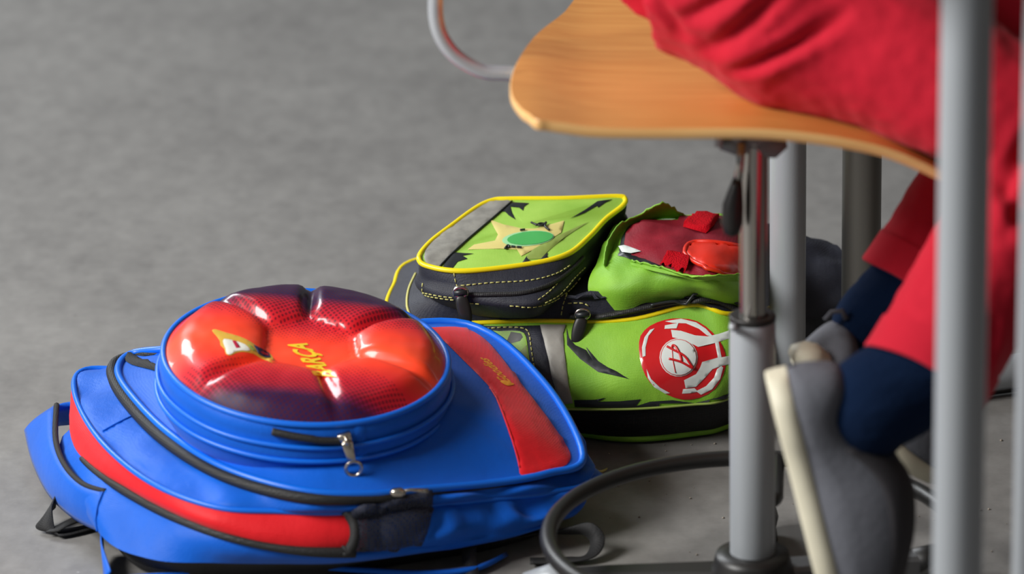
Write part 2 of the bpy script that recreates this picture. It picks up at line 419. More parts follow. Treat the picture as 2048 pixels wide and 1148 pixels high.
# ================================================================ BLUE SCHOOLBAG
blue = thing('school_backpack', (-.13, 3.4, 0), 'blue and red backpack with a round football pocket, lying nearest the left', 'backpack')
SEG = 8
def resolve(rows, base):
    """rows: (px,py,z) or ('o',outward,z) measured from the base loop"""
    cen = sum(base, Vector()) / len(base); out = []
    for i, r in enumerate(rows):
        if r[0] == 'o':
            d = base[i] - cen; d.z = 0; d.normalize(); q = base[i] + d * r[1]; q.z = r[2]; out.append(q)
        else: out.append(P(*r))
    return out
L5p = [(1166, 912, .068), (1095, 947, .067), (985, 966, .070), (865, 977, .077), (740, 988, .085), (600, 980, .092), (450, 936, .098), (340, 868, .103), (264, 792, .105), (236, 742, .105), (262, 708, .105), (345, 697, .115), (520, 680, .12), (700, 662, .122), (935, 648, .122), (1085, 762, .10)]
L5 = [P(*p) for p in L5p]
L4 = resolve([(1168, 922, .058), (1097, 956, .060), (987, 977, .065), (866, 990, .072), (745, 1005, .077), (600, 1006, .083), (443, 963, .089), (322, 890, .094), (243, 806, .097), (217, 748, .097), ('o', .012, .095), ('o', .012, .105), ('o', .012, .108), ('o', .008, .11), ('o', .003, .114), ('o', .003, .092)], L5)
L3 = resolve([('o', .004, .050), ('o', .004, .050), (985, 1000, .055), (862, 1012, .061), (690, 1027, .069), (560, 1025, .073), (430, 1016, .077), (300, 966, .083), (200, 882, .088), (150, 790, .090), (172, 741, .090), ('o', .024, .088), ('o', .022, .09), ('o', .015, .09), ('o', .004, .094), ('o', .004, .08)], L5)
L2 = resolve([(1172, 975, .030), (1100, 1042, .027), (1000, 1070, .027), (860, 1093, .030), (690, 1102, .040), (560, 1094, .048), (430, 1063, .058), (300, 1006, .064), (180, 930, .068), (144, 868, .064), ('o', .045, .058), ('o', .034, .05), ('o', .03, .045), ('o', .03, .045), ('o', .008, .035), ('o', .008, .03)], L5)
L1 = resolve([('o', -.004, .02), (1095, 1050, .022), (1000, 1080, .020), (860, 1104, .022), (690, 1126, .026), (560, 1128, .028), (430, 1126, .03), (300, 1118, .03), (198, 1066, .035), (122, 905, .042), ('o', .05, .03), ('o', .036, .025), ('o', .03, .02), ('o', .03, .02), ('o', .004, .02), ('o', .0, .02)], L5)
def inset(loop, d, z):
    c = sum(loop, Vector()) / len(loop); out = []
    for p in loop:
        v = p - c; v.z = 0; L = v.length; q = c + v * ((L - d) / L); q.z = z; out.append(q)
    return out
L0 = inset(L1, .022, .012); LG = inset(L1, .034, .0005)
D = {k: cr(v, SEG, True) for k, v in dict(L5=L5, L4=L4, L3=L3, L2=L2, L1=L1, L0=L0, LG=LG).items()}
NC = len(D['L5'])
def band(name, a, b, m, parent, i0=None, i1=None, bulge=.004, sub=5, wr=.0, key=None, label=None, ws=30):
    """strip of cloth between two loops; i0..i1 in control-point units (wraps round)"""
    n = len(a); closed = i0 is None
    cen = sum(a, Vector()) / n
    idx = list(range(n)) if closed else [k % n for k in range(int(i0 * SEG), int(i1 * SEG) + 1)]
    rows = []
    for s in range(sub + 1):
        t = s / sub; row = []
        for i in idx:
            p = a[i].lerp(b[i], t); o = p - cen; o.z = 0; o.normalize()
            q = p + o * bulge * math.sin(math.pi * t)
            if wr: q = q + (o * .8 + Vector((0, 0, .5))) * wr * fbm(p, ws) * math.sin(math.pi * t) ** .6
            row.append(q)
        rows.append(row)
    V = [p for r in rows for p in r]
    return link(name, V, grid_faces(sub + 1, len(idx), closed), m, parent, key=key, label=label)
band('back_padding', D['LG'], D['L0'], M['mesh_black'], blue, bulge=.004)
band('back_padding', D['L0'], D['L1'], M['mesh_black'], blue, bulge=-.002)
band('lower_gusset', D['L1'], D['L2'], M['blue'], blue, bulge=.004, wr=.006, key='blue', sub=6)
band('red_gusset', D['L2'], D['L3'], M['red'], blue, 3.85, 13, bulge=.005, wr=.003, key='blue', label='red band round the bag', sub=6)
band('side_gusset', D['L2'], D['L3'], M['blue'], blue, 13, 16 + 3.85, bulge=.007, wr=.021, key='blue', sub=10, ws=38)
band('upper_gusset', D['L3'], D['L4'], M['blue'], blue, bulge=.004, wr=.011, key='blue', sub=6)
# front panel: rises from its rim to where the round pocket sits
cC = P(640, 775, .130)
rows = []
NR = 16
for s in range(NR):
    t = s / NR; g = math.sin(min(t * 1.35, 1) * math.pi / 2); row = []
    for p in D['L5']:
        q = p.lerp(cC, t); q.z = p.z + (cC.z - p.z) * g + .003 * fbm(q, 18) * math.sin(math.pi * min(t * 1.5, 1)) - .003 * math.exp(-((t - .08) / .05) ** 2)
        row.append(q)
    rows.append(row)
V = [p for r in rows for p in r] + [cC]
Fs = grid_faces(NR, NC, True) + [((NR - 1) * NC + i, (NR - 1) * NC + (i + 1) % NC, len(V) - 1) for i in range(NC)]
link('front_panel', V, Fs, M['blue'], blue, key='panel')
band('panel_lip', D['L4'], D['L5'], M['zip'], blue, bulge=.001, sub=2, key='blue', label='black zipper tape')
def seg(loop, a, b): return [loop[k % len(loop)] for k in range(int(a * SEG), int(b * SEG) + 1)]
tube('piping', D['L5'], .0034, M['blue_trim'], blue, closed=True, seg=8)
tube('piping', [p + Vector((0, 0, .001)) for p in D['L3']], .0025, M['blue_trim'], blue, closed=True, seg=8)
tube('main_zipper', [a.lerp(b, .35) + Vector((0, 0, .001)) for a, b in zip(seg(D['L4'], 3.6, 14), seg(D['L5'], 3.6, 14))], .0050, M['zip'], blue, seg=8)
zp = seg(D['L2'], 3.9, 8.3); nz = len(zp)
tube('lower_zipper', [p + Vector((0, -.001, -.001)) for p in zp], [.0018 + .0030 * min(1, 4 * (nz - 1 - i) / nz + .25) * (.75 + .25 * math.cos(i / nz * 9)) for i in range(nz)], M['zip'], blue, seg=8)
B_blue = bvh('blue'); B_panel = bvh('panel')
# seam across the upper gusset
line_on('seam', B_blue, [(205, 863), (232, 848), (265, 832)], .0009, M['blue'], blue)
# red patch across the bottom of the panel
RED = [(848, 660), (880, 655), (925, 656), (960, 672), (990, 700), (1040, 765), (1090, 830), (1128, 885), (1141, 912), (1132, 930), (1100, 943), (1045, 953), (1036, 925), (1022, 880), (1004, 830), (985, 785), (965, 760), (925, 720), (900, 695), (875, 672)]
patch('base_patch', B_panel, RED, M['red'], blue, t=.0022, edge=.0006, step=10, key='redpatch', label='red curved patch with small gold script')
B_red = bvh('redpatch')
line_on('patch_stitch', B_red, [(1040, 935), (1028, 890), (1010, 838), (990, 790), (968, 762), (928, 722)], .0008, M['red'], blue, off=.0003)
text_on('script_text', B_red, 'Goodies', (1024, 766), (-50, -50), (-22, -2), M['gold_thread'], blue, off=.0006, bold=.02, shear=.3)
patch('script_text', B_red, [(1000, 763), (1010, 761), (1020, 765), (1028, 769), (1016, 772), (1006, 768)], M['gold_thread'], blue, t=.0008, edge=.0004, step=4)

# ---- the round football pocket
C0 = P(612, 714, .156); RB = .1180
Ux = (P(887, 765, .143) - P(340, 685, .168)).normalized()
Vy = Vector((0, math.cos(R_(7.5)), math.sin(R_(7.5)))); Vy = (Vy - Ux * Vy.dot(Ux)).normalized(); Nn = Ux.cross(Vy).normalized()
print('disc span', (P(887, 765, .143) - P(340, 685, .168)).length)
def disc(u, v, h): return C0 + Ux * u + Vy * v + Nn * h
CRS = [R_(a) for a in (101, 45, -12, -64, -128, -212)]
CRS = sorted([a % (2 * math.pi) for a in CRS])
def ball_h(u, v):
    r = math.hypot(u, v); ph = math.atan2(v, u) % (2 * math.pi)
    A, B, X = CRS[0], CRS[1], CRS[0]
    for i in range(6):
        a, b = CRS[i], CRS[(i + 1) % 6]
        if b < a: b += 2 * math.pi
        x = ph if ph >= a else ph + 2 * math.pi
        if a <= x < b: A, B, X = a, b, x; break
    mid = (A + B) / 2; rh = .40 * math.cos((B - A) / 2) / max(math.cos(X - mid), .3)
    e = min(max((1 - r) / .20, 0), 1); e = math.sin(e * math.pi / 2)
    dd = min(abs(X - A), abs(B - X)); dist = r * math.sin(min(dd, math.pi / 2))
    crease = 1 - .95 * math.exp(-(dist / .05) ** 2)
    h = e * .0105
    if r > rh:
        t = (r - rh) / (1 - rh)
        pil = math.sin(math.pi * min(max(t, 0), 1) ** .7) ** .8 if 0 < t < 1 else 0
        h += .0110 * (1 - .38 * max(0, -math.sin(ph))) * pil * crease * min(1, e * 1.3)
        h += .0010 * crease
    else:
        h -= .0010 * (1 if r < rh * .9 else 0)
    h += .0006 * fbm((u * 3, v * 3, 2), 3) * e
    return h
NRb, NCb = 56, 168
V = [disc(0, 0, ball_h(0, 0))]; UV = [(0, 0)]
for i in range(1, NRb + 1):
    r = i / NRb
    for j in range(NCb):
        a = 2 * math.pi * j / NCb; u, v = r * math.cos(a), r * math.sin(a)
        V.append(disc(u * RB, v * RB, ball_h(u, v))); UV.append((u, v))
Fs = [(0, 1 + j, 1 + (j + 1) % NCb) for j in range(NCb)]
for i in range(NRb - 1):
    for j in range(NCb):
        a = 1 + i * NCb + j; b = 1 + i * NCb + (j + 1) % NCb
        Fs.append((a, a + NCb, b + NCb, b))
link('round_pocket', V, Fs, M['ball'], blue, uvs=UV, key='ball', label='glossy football shaped pocket cover in red and navy')
pocket = [o for o in blue.children if o.name.startswith('round_pocket')][0] if False else None
for o in COL.objects:
    if o.name == 'round_pocket': pocket = o
B_ball = bvh('ball')
def ring_loop(r, h, n=96, nz=0):
    out = []
    for j in range(n):
        a = 2 * math.pi * j / n
        rr = r + nz * fbm((math.cos(a), math.sin(a), h * 40), 2.2)
        out.append(disc(rr * math.cos(a), rr * math.sin(a), h + nz * .4 * fbm((math.cos(a), math.sin(a), 7), 2)))
    return out
prof = [(RB + .0005, 0), (RB + .0035, -.004), (RB + .0045, -.010), (RB + .0035, -.0155), (RB + .0050, -.019), (RB + .0060, -.025), (RB + .0045, -.031), (RB + .001, -.044), (RB - .008, -.058)]
rows = [ring_loop(r, h, nz=.0012) for r, h in prof]
V = [p for r in rows for p in r]
link('pocket_wall', V, [f[::-1] for f in grid_faces(len(rows), 96, True)], M['blue'], blue, key='wall')
tube('pocket_piping', ring_loop(RB + .0012, .0008), .0028, M['blue_trim'], blue, closed=True, seg=8)
tube('pocket_piping', ring_loop(RB + .006, -.018, nz=.0012), .0022, M['blue_trim'], blue, closed=True, seg=8)
tube('pocket_piping', ring_loop(RB + .0062, -.0305, nz=.001), .0022, M['blue_trim'], blue, closed=True, seg=8)
B_wall = bvh('wall')
line_on('pocket_zipper', B_wall, [(545, 862), (590, 872), (640, 879), (682, 880)], .0035, M['zip'], blue, off=.0012, seg=8)
def zip_pull(parent, top, mid, end, b_w, ringed=True, rad=.0068):
    """slider, tongue and ring hanging on the cloth"""
    p0, p1, p2 = top, mid, end
    d = (p1 - p0).normalized()
    nrm = (CO - p0).normalized(); sd = d.cross(nrm).normalized(); nrm = sd.cross(d).normalized()
    def bar(a, b, w0, w1, t):
        v = [a + sd * w0, a - sd * w0, b - sd * w1, b + sd * w1]
        V = [p + nrm * t for p in v] + [p - nrm * t for p in v]
        return V, [(0, 1, 2, 3), (7, 6, 5, 4), (0, 4, 5, 1), (1, 5, 6, 2), (2, 6, 7, 3), (3, 7, 4, 0)]
    slid = join(bar(p0 - d * .005 + sd * .001, p0 + d * .003, .0055, .0045, .0026), tube_geo([p0 - d * .003 + nrm * .002, p0 - d * .001 + nrm * .0055, p0 + d * .002 + nrm * .0055, p0 + d * .004 + nrm * .002], .0016, seg=8))
    s = link('zipper_slider', slid[0], slid[1], M['chrome'], parent)
    s.modifiers.new('b', 'BEVEL').width = .0007
    c = p2; r = rad
    ring = [c + (d * math.cos(a) * r + sd * math.sin(a) * r * .95) + nrm * .002 for a in [2 * math.pi * i / 28 for i in range(28)]]
    g = join(bar(p0 + d * .002 + nrm * .003, c - d * r * .95 + nrm * .0022, .0032, .0024, .0010), bar(c - d * r * 1.25 + nrm * .0022, c - d * r * .55 + nrm * .0022, .003, .0062, .001)) 
    g2 = tube_geo(ring, .0018, closed=True, seg=8) if ringed else ([], [])
    g = join(bar(p0 + d * .002 + nrm * .003, c - d * r * .9 + nrm * .0022, (.0046), .0034, .0011), g2)
    o = link('zipper_pull', g[0], g[1], M['chrome'], parent, label='silver zipper pull with ring'); o.modifiers.new('b', 'BEVEL').width = .0006
pz0 = proj(B_wall, 690, 874, .003); pz1 = proj(B_wall, 700, 915, .003); pz2 = proj(B_panel, 705, 940, .004)
zip_pull(blue, pz0, pz1 if pz1 else pz2, pz2, None)
tag = patch('wall_tab', B_wall, [(708, 852), (730, 849), (732, 880), (733, 912), (716, 914), (712, 880)], M['blue'], blue, t=.0012, edge=.0003, step=8)
# second slider on the main zipper
q0 = P(792, 985, .088); q1 = P(856, 982, .088); dd_ = (q1 - q0).normalized()
g = join(tube_geo([q0 - dd_ * .005, q0 - dd_ * .002, q0 + dd_ * .004, q0 + dd_ * .008], [.002, .004, .0042, .002], seg=10), tube_geo([q0, q0 + dd_ * .012 + Vector((0, 0, .002)), q1], [.0012, .0014, .0022], seg=8))
link('zipper_slider', g[0], g[1], M['chrome'], blue)
# crest and lettering printed on the cover
cr_out = [(424, 662), (431, 659), (450, 665), (478, 673), (500, 683), (518, 696), (538, 706), (546, 716), (550, 726), (538, 724), (520, 716), (506, 708), (488, 704), (472, 706), (462, 711), (452, 709), (449, 699), (441, 691), (440, 683), (434, 674)]
patch('crest', B_ball, cr_out, M['crest_gold'], pocket, t=.0005, edge=.0003, step=5, smooth_curve=2, label='club crest in gold, white, crimson and navy')
patch('crest_field', B_ball, [(448, 679), (470, 683), (490, 690), (500, 702), (484, 702), (470, 704), (460, 710), (453, 708), (451, 698), (447, 689)], M['crest_white'], pocket, t=.0009, edge=.0007, step=4, smooth_curve=2)
patch('crest_stripe', B_ball, [(464, 683), (471, 683), (481, 697), (472, 698)], M['crest_red'], pocket, t=.0012, edge=.001, step=4, smooth_curve=0)
patch('crest_stripe', B_ball, [(493, 689), (502, 693), (510, 703), (503, 702)], M['olive'], pocket, t=.0012, edge=.001, step=4, smooth_curve=0)
patch('crest_stripe', B_ball, [(506, 691), (524, 699), (538, 708), (541, 716), (530, 717), (516, 709)], M['crest_navy'], pocket, t=.0012, edge=.001, step=4, smooth_curve=1)
patch('crest_stripe', B_ball, [(518, 704), (534, 709), (537, 713), (524, 710)], M['crest_red'], pocket, t=.0014, edge=.0013, step=4, smooth_curve=0)
text_on('pocket_text', B_ball, 'BAR\u00c7A', (672, 754), (-60, -68), (-44, -4), M['textyellow'], pocket, off=.0016, bold=.03)
# loops at the top of the panel
def ribbon(name, pts, width, m, parent, t=.0016, label=None, sub=6, up=None):
    """pts: list of (centre, side-vector)"""
    c = cr([p for p, s in pts], sub); sv = cr([s for p, s in pts], sub)
    V = []
    for p, s in zip(c, sv):
        s = s.normalized() * width / 2; V += [p + s, p - s]
    F = [(2 * i, 2 * i + 1, 2 * i + 3, 2 * i + 2) for i in range(len(c) - 1)]
    return link(name, V, F, m, parent, solid=t, solid_off=0, label=label)
patch('webbing_tab', B_panel, [(246, 716), (262, 709), (290, 722), (330, 735), (352, 740), (352, 756), (335, 762), (322, 748), (300, 740), (262, 730)], M['black'], blue, t=.004, edge=.0008, step=7, label='short black webbing strap tucked under round pocket')
patch('webbing_tab', B_panel, [(400, 868), (430, 880), (480, 898), (545, 916), (520, 928), (470, 922), (425, 902)], M['black'], blue, t=.003, edge=.0006, step=8, label='black webbing strap under the round pocket')
# mesh side pocket
patch('mesh_pocket', B_blue, [(694, 1026), (725, 1010), (775, 995), (830, 986), (862, 981), (864, 1010), (858, 1050), (846, 1082), (800, 1094), (740, 1100), (696, 1102), (706, 1062)], M['pocketmesh'], blue, t=.007, edge=.002, step=9, smooth_curve=2, label='sheer black mesh side pocket')
line_on('pocket_binding', B_blue, [(692, 1026), (706, 1048), (708, 1074), (697, 1096), (686, 1104)], .0046, M['black'], blue, off=.003)
# grab handle: wide blue band looping out at the bag's top
Hd = []
A = [(204, 1066, .030), (150, 1040, .022), (98, 992, .018), (64, 925, .018), (48, 860, .020)]
Bq = [(204, 985, .060), (158, 970, .058), (122, 932, .058), (104, 880, .058), (106, 812, .056)]
A3 = cr([P(*p) for p in A], 6); B3 = cr([P(*p) for p in Bq], 6)
V = []; NB = 6
for a, b in zip(A3, B3):
    for k in range(NB + 1):
        t = k / NB; o = Vector((-.8, -.5, .1)) * .004 * math.sin(math.pi * t); V.append(a.lerp(b, t) + o)
F = []
for i in range(len(A3) - 1):
    for k in range(NB): F.append((i * (NB + 1) + k, i * (NB + 1) + k + 1, (i + 1) * (NB + 1) + k + 1, (i + 1) * (NB + 1) + k))
link('grab_handle', V, F, M['blue'], blue, solid=.005, solid_off=-1, label='wide blue padded grab handle')
tube('handle_binding', [p + Vector((.003, .002, 0)) for p in B3], .0026, M['black'], blue, seg=8)
# handle's return to the bag
e0, e1 = A3[-1], B3[-1]; r0, r1 = P(158, 842, .030), P(166, 805, .056)
V = []
for i in range(7):
    t = i / 6
    for k in range(5):
        s = k / 4; V.append(e0.lerp(r0, t).lerp(e1.lerp(r1, t), s) + Vector((0, .006 * math.sin(math.pi * t), 0)))
link('grab_handle', V, grid_faces(7, 5, False), M['blue'], blue, solid=.004, label='rear of the blue padded grab handle')
patch_seam = line_on('seam', B_blue, [(206, 985), (196, 1012), (192, 1040), (196, 1062)], .0011, M['blue'], blue)
# black webbing loops and straps resting on the floor
def rib_px(name, pts, width, m, label=None, t=.0016):
    ribbon(name, [(P(x, y, z), Vector(s)) for x, y, z, s in pts], width, m, blue, t=t, label=label)
rib_px('webbing_loop', [(112, 1000, .022, (.2, -.4, 1)), (92, 1030, .014, (.6, -.3, .7)), (92, 1058, .006, (1, -.5, .2)), (118, 1066, .003, (.3, -1, .1)), (165, 1058, .003, (-.1, -1, .1)), (215, 1045, .003, (-.2, -1, .1))], .018, M['black'], 'small black webbing loop beside the handle')
rib_px('webbing_loop', [(104, 1064, .006, (1, -.3, .2)), (128, 1050, .010, (.6, -.8, .2)), (160, 1036, .012, (.4, -1, 0))], .012, M['black'])
rib_px('shoulder_strap', [(205, 1075, .020, (0, -.2, 1)), (205, 1110, .014, (0, -.2, 1)), (215, 1152, .012, (.3, -.6, .6))], .022, M['blue'], 'blue end of the shoulder strap')
rib_px('shoulder_strap', [(196, 1160, .006, (.1, -1, .3)), (300, 1152, .008, (.1, -1, .3)), (430, 1144, .010, (0, -1, .3)), (600, 1133, .012, (0, -1, .3)), (715, 1139, .010, (0, -1, .3)), (840, 1146, .006, (0, -1, .3)), (950, 1136, .006, (-.2, -1, .2)), (1010, 1110, .006, (-.4, -1, .2))], .012, M['blue'], 'blue edge of the folded shoulder strap', t=.004)
rib_px('webbing_strap', [(1000, 1080, .012, (0, -1, .2)), (1060, 1068, .012, (.1, -1, .3)), (1130, 1062, .016, (.2, -.8, .7)), (1175, 1058, .022, (.4, -.3, 1)), (1195, 1082, .014, (.9, -.1, .6)), (1180, 1112, .006, (.7, -.6, .3)), (1130, 1120, .004, (0, -1, .1)), (1060, 1122, .004, (0, -1, .1))], .014, M['black'], 'black webbing strap looped on the floor')
rib_px('webbing_strap', [(944, 1075, .022, (1, 0, 0)), (938, 1100, .016, (1, 0, .1)), (940, 1130, .008, (1, -.1, .2)), (948, 1160, .003, (1, 0, 0))], .012, M['zip'], 'short dark strap under the bag')

# ================================================================ GREEN SCHOOLBAG
green = thing('school_backpack', (.09, 3.64, 0), 'lime green and black backpack with yellow piping, lying behind the blue one', 'backpack')
Tp = [(1700, 560, .09), (1575, 606, .104), (1462, 628, .116), (1385, 610, .124), (1250, 640, .112), (1050, 642, .108), (850, 647, .105), (777, 628, .105), (787, 572, .105), (838, 518, .11), (1100, 492, .115), (1300, 492, .115), (1500, 480, .115), (1655, 482, .12)]
T = [P(*p) for p in Tp]
G1 = resolve([('o', .004, .04), (1575, 735, .045), (1457, 797, .045), (1380, 809, .044), (1240, 818, .043), (1060, 813, .043), ('o', .004, .043), ('o', .006, .043), ('o', .006, .045), ('o', .01, .045), ('o', .01, .045), ('o', .01, .045), ('o', .01, .045), ('o', .005, .045)], T)
G0 = resolve([('o', .0, .002), (1575, 795, .002), (1455, 855, .002), (1385, 871, .002), (1250, 882, .002), (1080, 862, .002), ('o', -.002, .002), ('o', .0, .002), ('o', .0, .002), ('o', .005, .002), ('o', .005, .002), ('o', .005, .002), ('o', .005, .002), ('o', .0, .002)], T)
G = {k: cr(v, SEG, True) for k, v in dict(T=T, G1=G1, G0=G0).items()}
band('base_band', G['G0'], G['G1'], M['mesh_black'], green, bulge=.003, key='gbase', label='black mesh back padding')
band('side_panel', G['G1'], G['T'], M['green'], green, 1.6, 5.45, bulge=.014, wr=.008, key='gside', sub=14, ws=22)
band('side_panel', G['G1'], G['T'], M['navy_fab'], green, 5.45, 15.6, bulge=.010, wr=.006, key='gside', sub=10, label='charcoal side of the bag')
tube('yellow_piping', seg(G['T'], 1.3, 9.6), .0022, M['yellow'], green, closed=False, seg=8, label='yellow piping round the upper edge')
tube('yellow_piping', [p + Vector((0, -.001, 0)) for p in G['G1']], .0012, M['olive'], green, closed=True, seg=6)
g0 = seg(G['G0'], 1.6, 5.6); tube('base_piping', [p + Vector((0, -.002, .004)) for p in g0], .0042, M['green'], green, seg=8, label='lime green piping along the floor')
# charcoal top
gC = P(1180, 560, .150); NRg = 12; n_ = len(G['T']); rows = []
for s in range(NRg):
    t = s / NRg; g = math.sin(min(t * 3.4, 1) * math.pi / 2); row = []
    for p in G['T']:
        q = p.lerp(gC, t); q.z = p.z + (.134 - p.z) * g + .004 * fbm(q, 22) * min(t * 3, 1); row.append(q)
    rows.append(row)
V = [p for r in rows for p in r] + [Vector((gC.x, gC.y, .14))]
link('top_panel', V, grid_faces(NRg, n_, True) + [((NRg - 1) * n_ + i, (NRg - 1) * n_ + (i + 1) % n_, len(V) - 1) for i in range(n_)], M['navy_fab'], green, key='gtop')

# raised front pocket with printed green face
RIM = [(838, 516, .165), (858, 533, .161), (930, 542, .160), (1060, 528, .161), (1135, 508, .164), (1178, 474, .168), (1212, 438, .172), (1245, 412, .178), (1250, 398, .182), (1232, 393, .184), (1130, 397, .185), (1020, 398, .185), (985, 401, .184), (952, 416, .181), (905, 450, .175), (860, 485, .169)]
BAS = [(838, 575, .132), (862, 596, .132), (940, 608, .133), (1062, 612, .135), (1130, 585, .136), (1176, 540, .138), (1212, 495, .140), (1240, 440, .150), ('o', .0, .15), ('o', -.006, .15), ('o', -.006, .15), ('o', -.006, .15), ('o', -.006, .15), ('o', -.004, .145), ('o', -.004, .14), ('o', .002, .134)]
rim = [P(*p) for p in RIM]; bas = resolve(BAS, rim)
RM_ = cr(rim, 7, True); BM_ = cr(bas, 7, True)
cen = sum(RM_, Vector()) / len(RM_)
rows = []
for s in range(9):
    t = s / 8; row = []
    for a, b in zip(BM_, RM_):
        p = a.lerp(b, t); o = p - cen; o.z = 0; o.normalize()
        row.append(p + o * .004 * math.sin(math.pi * t * 2) * (1 if t < .5 else -.2) + o * .002 * fbm(p, 40))
    rows.append(row)
# a skirt reaching down into the bag's top
rows.insert(0, [p.lerp(Vector((cen.x, cen.y, p.z)), .25) + Vector((0, 0, -.02)) for p in BM_])
fp = link('front_pocket', [p for r in rows for p in r], grid_faces(10, len(RM_), True), M['navy_fab'], green, key='gpw', label='charcoal walled front pocket with printed green face')
NRf = 10; rows = []; ce = sum(RM_, Vector()) / len(RM_)
for s in range(NRf):
    t = s / NRf
    rows.append([p.lerp(ce, t) + Vector((0, 0, .003 * math.sin(min(1, t * 1.6) * math.pi / 2))) for p in RM_])
V = [p for r in rows for p in r] + [ce + Vector((0, 0, .003))]
nn = len(RM_)
link('pocket_face', V, grid_faces(NRf, nn, True) + [((NRf - 1) * nn + i, (NRf - 1) * nn + (i + 1) % nn, len(V) - 1) for i in range(nn)], M['green_print'], fp, key='gface')
tube('yellow_piping', RM_, .0025, M['yellow'], fp, closed=True, seg=8)
B_face = bvh('gface'); B_gside = bvh('gside'); B_gtop = bvh('gtop', 'gpw'); B_gbase = bvh('gbase')
def pf(poly, m, name='printed_shape', t=.0007, lb=None, sc=0, e=.0005, step=8): return patch(name, B_face, poly, m, fp, t=t, edge=e, step=step, smooth_curve=sc, label=lb)
pf([(848, 515), (860, 487), (905, 453), (970, 407), (1000, 402), (1024, 404), (990, 434), (950, 468), (910, 503), (880, 535), (858, 530)], M['silverdirty'], 'reflective_strip', t=.0013, lb='scuffed grey reflective strip', sc=2)
line_on('strip_edge', B_face, [(1024, 404), (990, 434), (950, 468), (910, 503), (880, 534)], .0009, M['darkprint'], fp, off=.001)
pf([(980, 440), (1008, 450), (1045, 458), (1070, 458), (1128, 442), (1122, 466), (1100, 480), (1070, 498), (1042, 513), (1034, 500), (1000, 498), (935, 500), (948, 490), (990, 482), (996, 470), (988, 456)], M['peach'], lb='pale star shape', t=.0009)
pf([(1178, 444), (1120, 470), (1065, 500), (1048, 520), (1082, 518), (1094, 505), (1130, 475)], M['olive'], t=.001)
pf(ell(1056, 479, 52, 15, 24, -.09), M['mint'], 'printed_disc', t=.0014, e=.0012)
pf(ell(1060, 479, 46, 13, 24, -.09), M['emerald'], 'printed_disc', t=.0019, e=.0017)
pf([(1024, 405), (1058, 407), (1048, 414), (1046, 422), (1038, 416), (1021, 414), (1024, 426), (1031, 440), (1018, 432), (1010, 424), (1002, 424), (1000, 425)], M['darkprint'], t=.001)
pf([(1225, 399), (1195, 403), (1170, 420), (1140, 438), (1170, 426), (1194, 412), (1196, 416), (1212, 405)], M['darkprint'], t=.001)
pf([(1042, 529), (1054, 512), (1058, 521), (1068, 524), (1080, 520), (1096, 506), (1094, 513), (1100, 517), (1075, 524)], M['darkprint'], t=.0013)
pf([(905, 505), (930, 507), (948, 508), (925, 512), (935, 518), (915, 524), (904, 538), (885, 537), (890, 525)], M['darkprint'], t=.001)
for l in ([(1062, 449), (1072, 453), (1085, 455), (1092, 449), (1090, 457), (1098, 464)], [(1040, 464), (1050, 463)], [(1072, 455), (1080, 451), (1092, 452)]):
    line_on('printed_line', B_face, l, .0010, M['darkprint'], fp, off=.0022)
for l in ([(1010, 500), (1016, 494), (1018, 498)], [(1023, 496), (1030, 497)], [(1034, 497), (1043, 498)]):
    line_on('printed_line', B_face, l, .0011, M['darkprint'], fp, off=.0018)
# near-side details
patch('dark_facing', B_gside, [(900, 648), (1082, 651), (1092, 690), (1104, 750), (1122, 808), (900, 806)], M['navy_fab'], green, t=.0016, edge=.0004, step=12, smooth_curve=0, key='gface2', label='black surround of the clear window')
B_g2 = bvh('gface2')
patch('window_pocket', B_g2, [(930, 668), (1000, 663), (1040, 663), (1052, 674), (1056, 700), (1062, 740), (1066, 770), (1000, 782), (930, 770)], M['green_print'], green, t=.0014, edge=.0006, step=10, smooth_curve=2, key='gwin', label='clear window showing green print')
B_w = bvh('gwin')
patch('printed_shape', B_w, [(1010, 690), (1022, 664), (1052, 668), (1040, 682)], M['darkprint'], green, t=.0006, edge=.0004, smooth_curve=0)
patch('printed_shape', B_w, [(1020, 725), (1052, 690), (1056, 715), (1060, 745), (1040, 735)], M['olive'], green, t=.0006, edge=.0004, smooth_curve=0)
patch('window_film', B_g2, [(932, 670), (1000, 664), (1038, 664), (1051, 675), (1055, 700), (1061, 740), (1064, 768), (1000, 780), (932, 768)], M['vinyl'], green, t=.005, edge=.0022, step=10, smooth_curve=2)
stitches('stitching', B_g2, [[(960, 658), (1010, 655), (1046, 657), (1058, 668), (1063, 700), (1070, 745), (1076, 775)]], green)
patch('reflective_tape', B_gside, [(1080, 650), (1132, 650), (1126, 668), (1128, 700), (1134, 745), (1146, 806), (1120, 808), (1104, 760), (1092, 700), (1084, 668)], M['silvertape'], green, t=.0022, edge=.0008, step=9, smooth_curve=0, key='tape', label='light grey reflective tape')
patch('printed_shape', B_gside, [(1133, 655), (1138, 676), (1150, 690), (1172, 700), (1186, 722), (1176, 704), (1172, 694), (1196, 722), (1216, 735), (1232, 742), (1258, 758), (1232, 752), (1196, 744), (1160, 718), (1134, 690)], M['darkprint'], green, t=.0008, edge=.0004, step=8, smooth_curve=0, label='black thorn shaped print')
patch('printed_shape', B_gside, [(1148, 800), (1190, 799), (1212, 795), (1196, 803), (1240, 802), (1282, 798), (1272, 812), (1300, 803), (1345, 800), (1390, 806), (1460, 786), (1460, 806), (1380, 812), (1240, 817), (1150, 814)], M['darkprint'], green, t=.0008, edge=.0004, step=8, smooth_curve=0, label='black flame print along the lower edge')
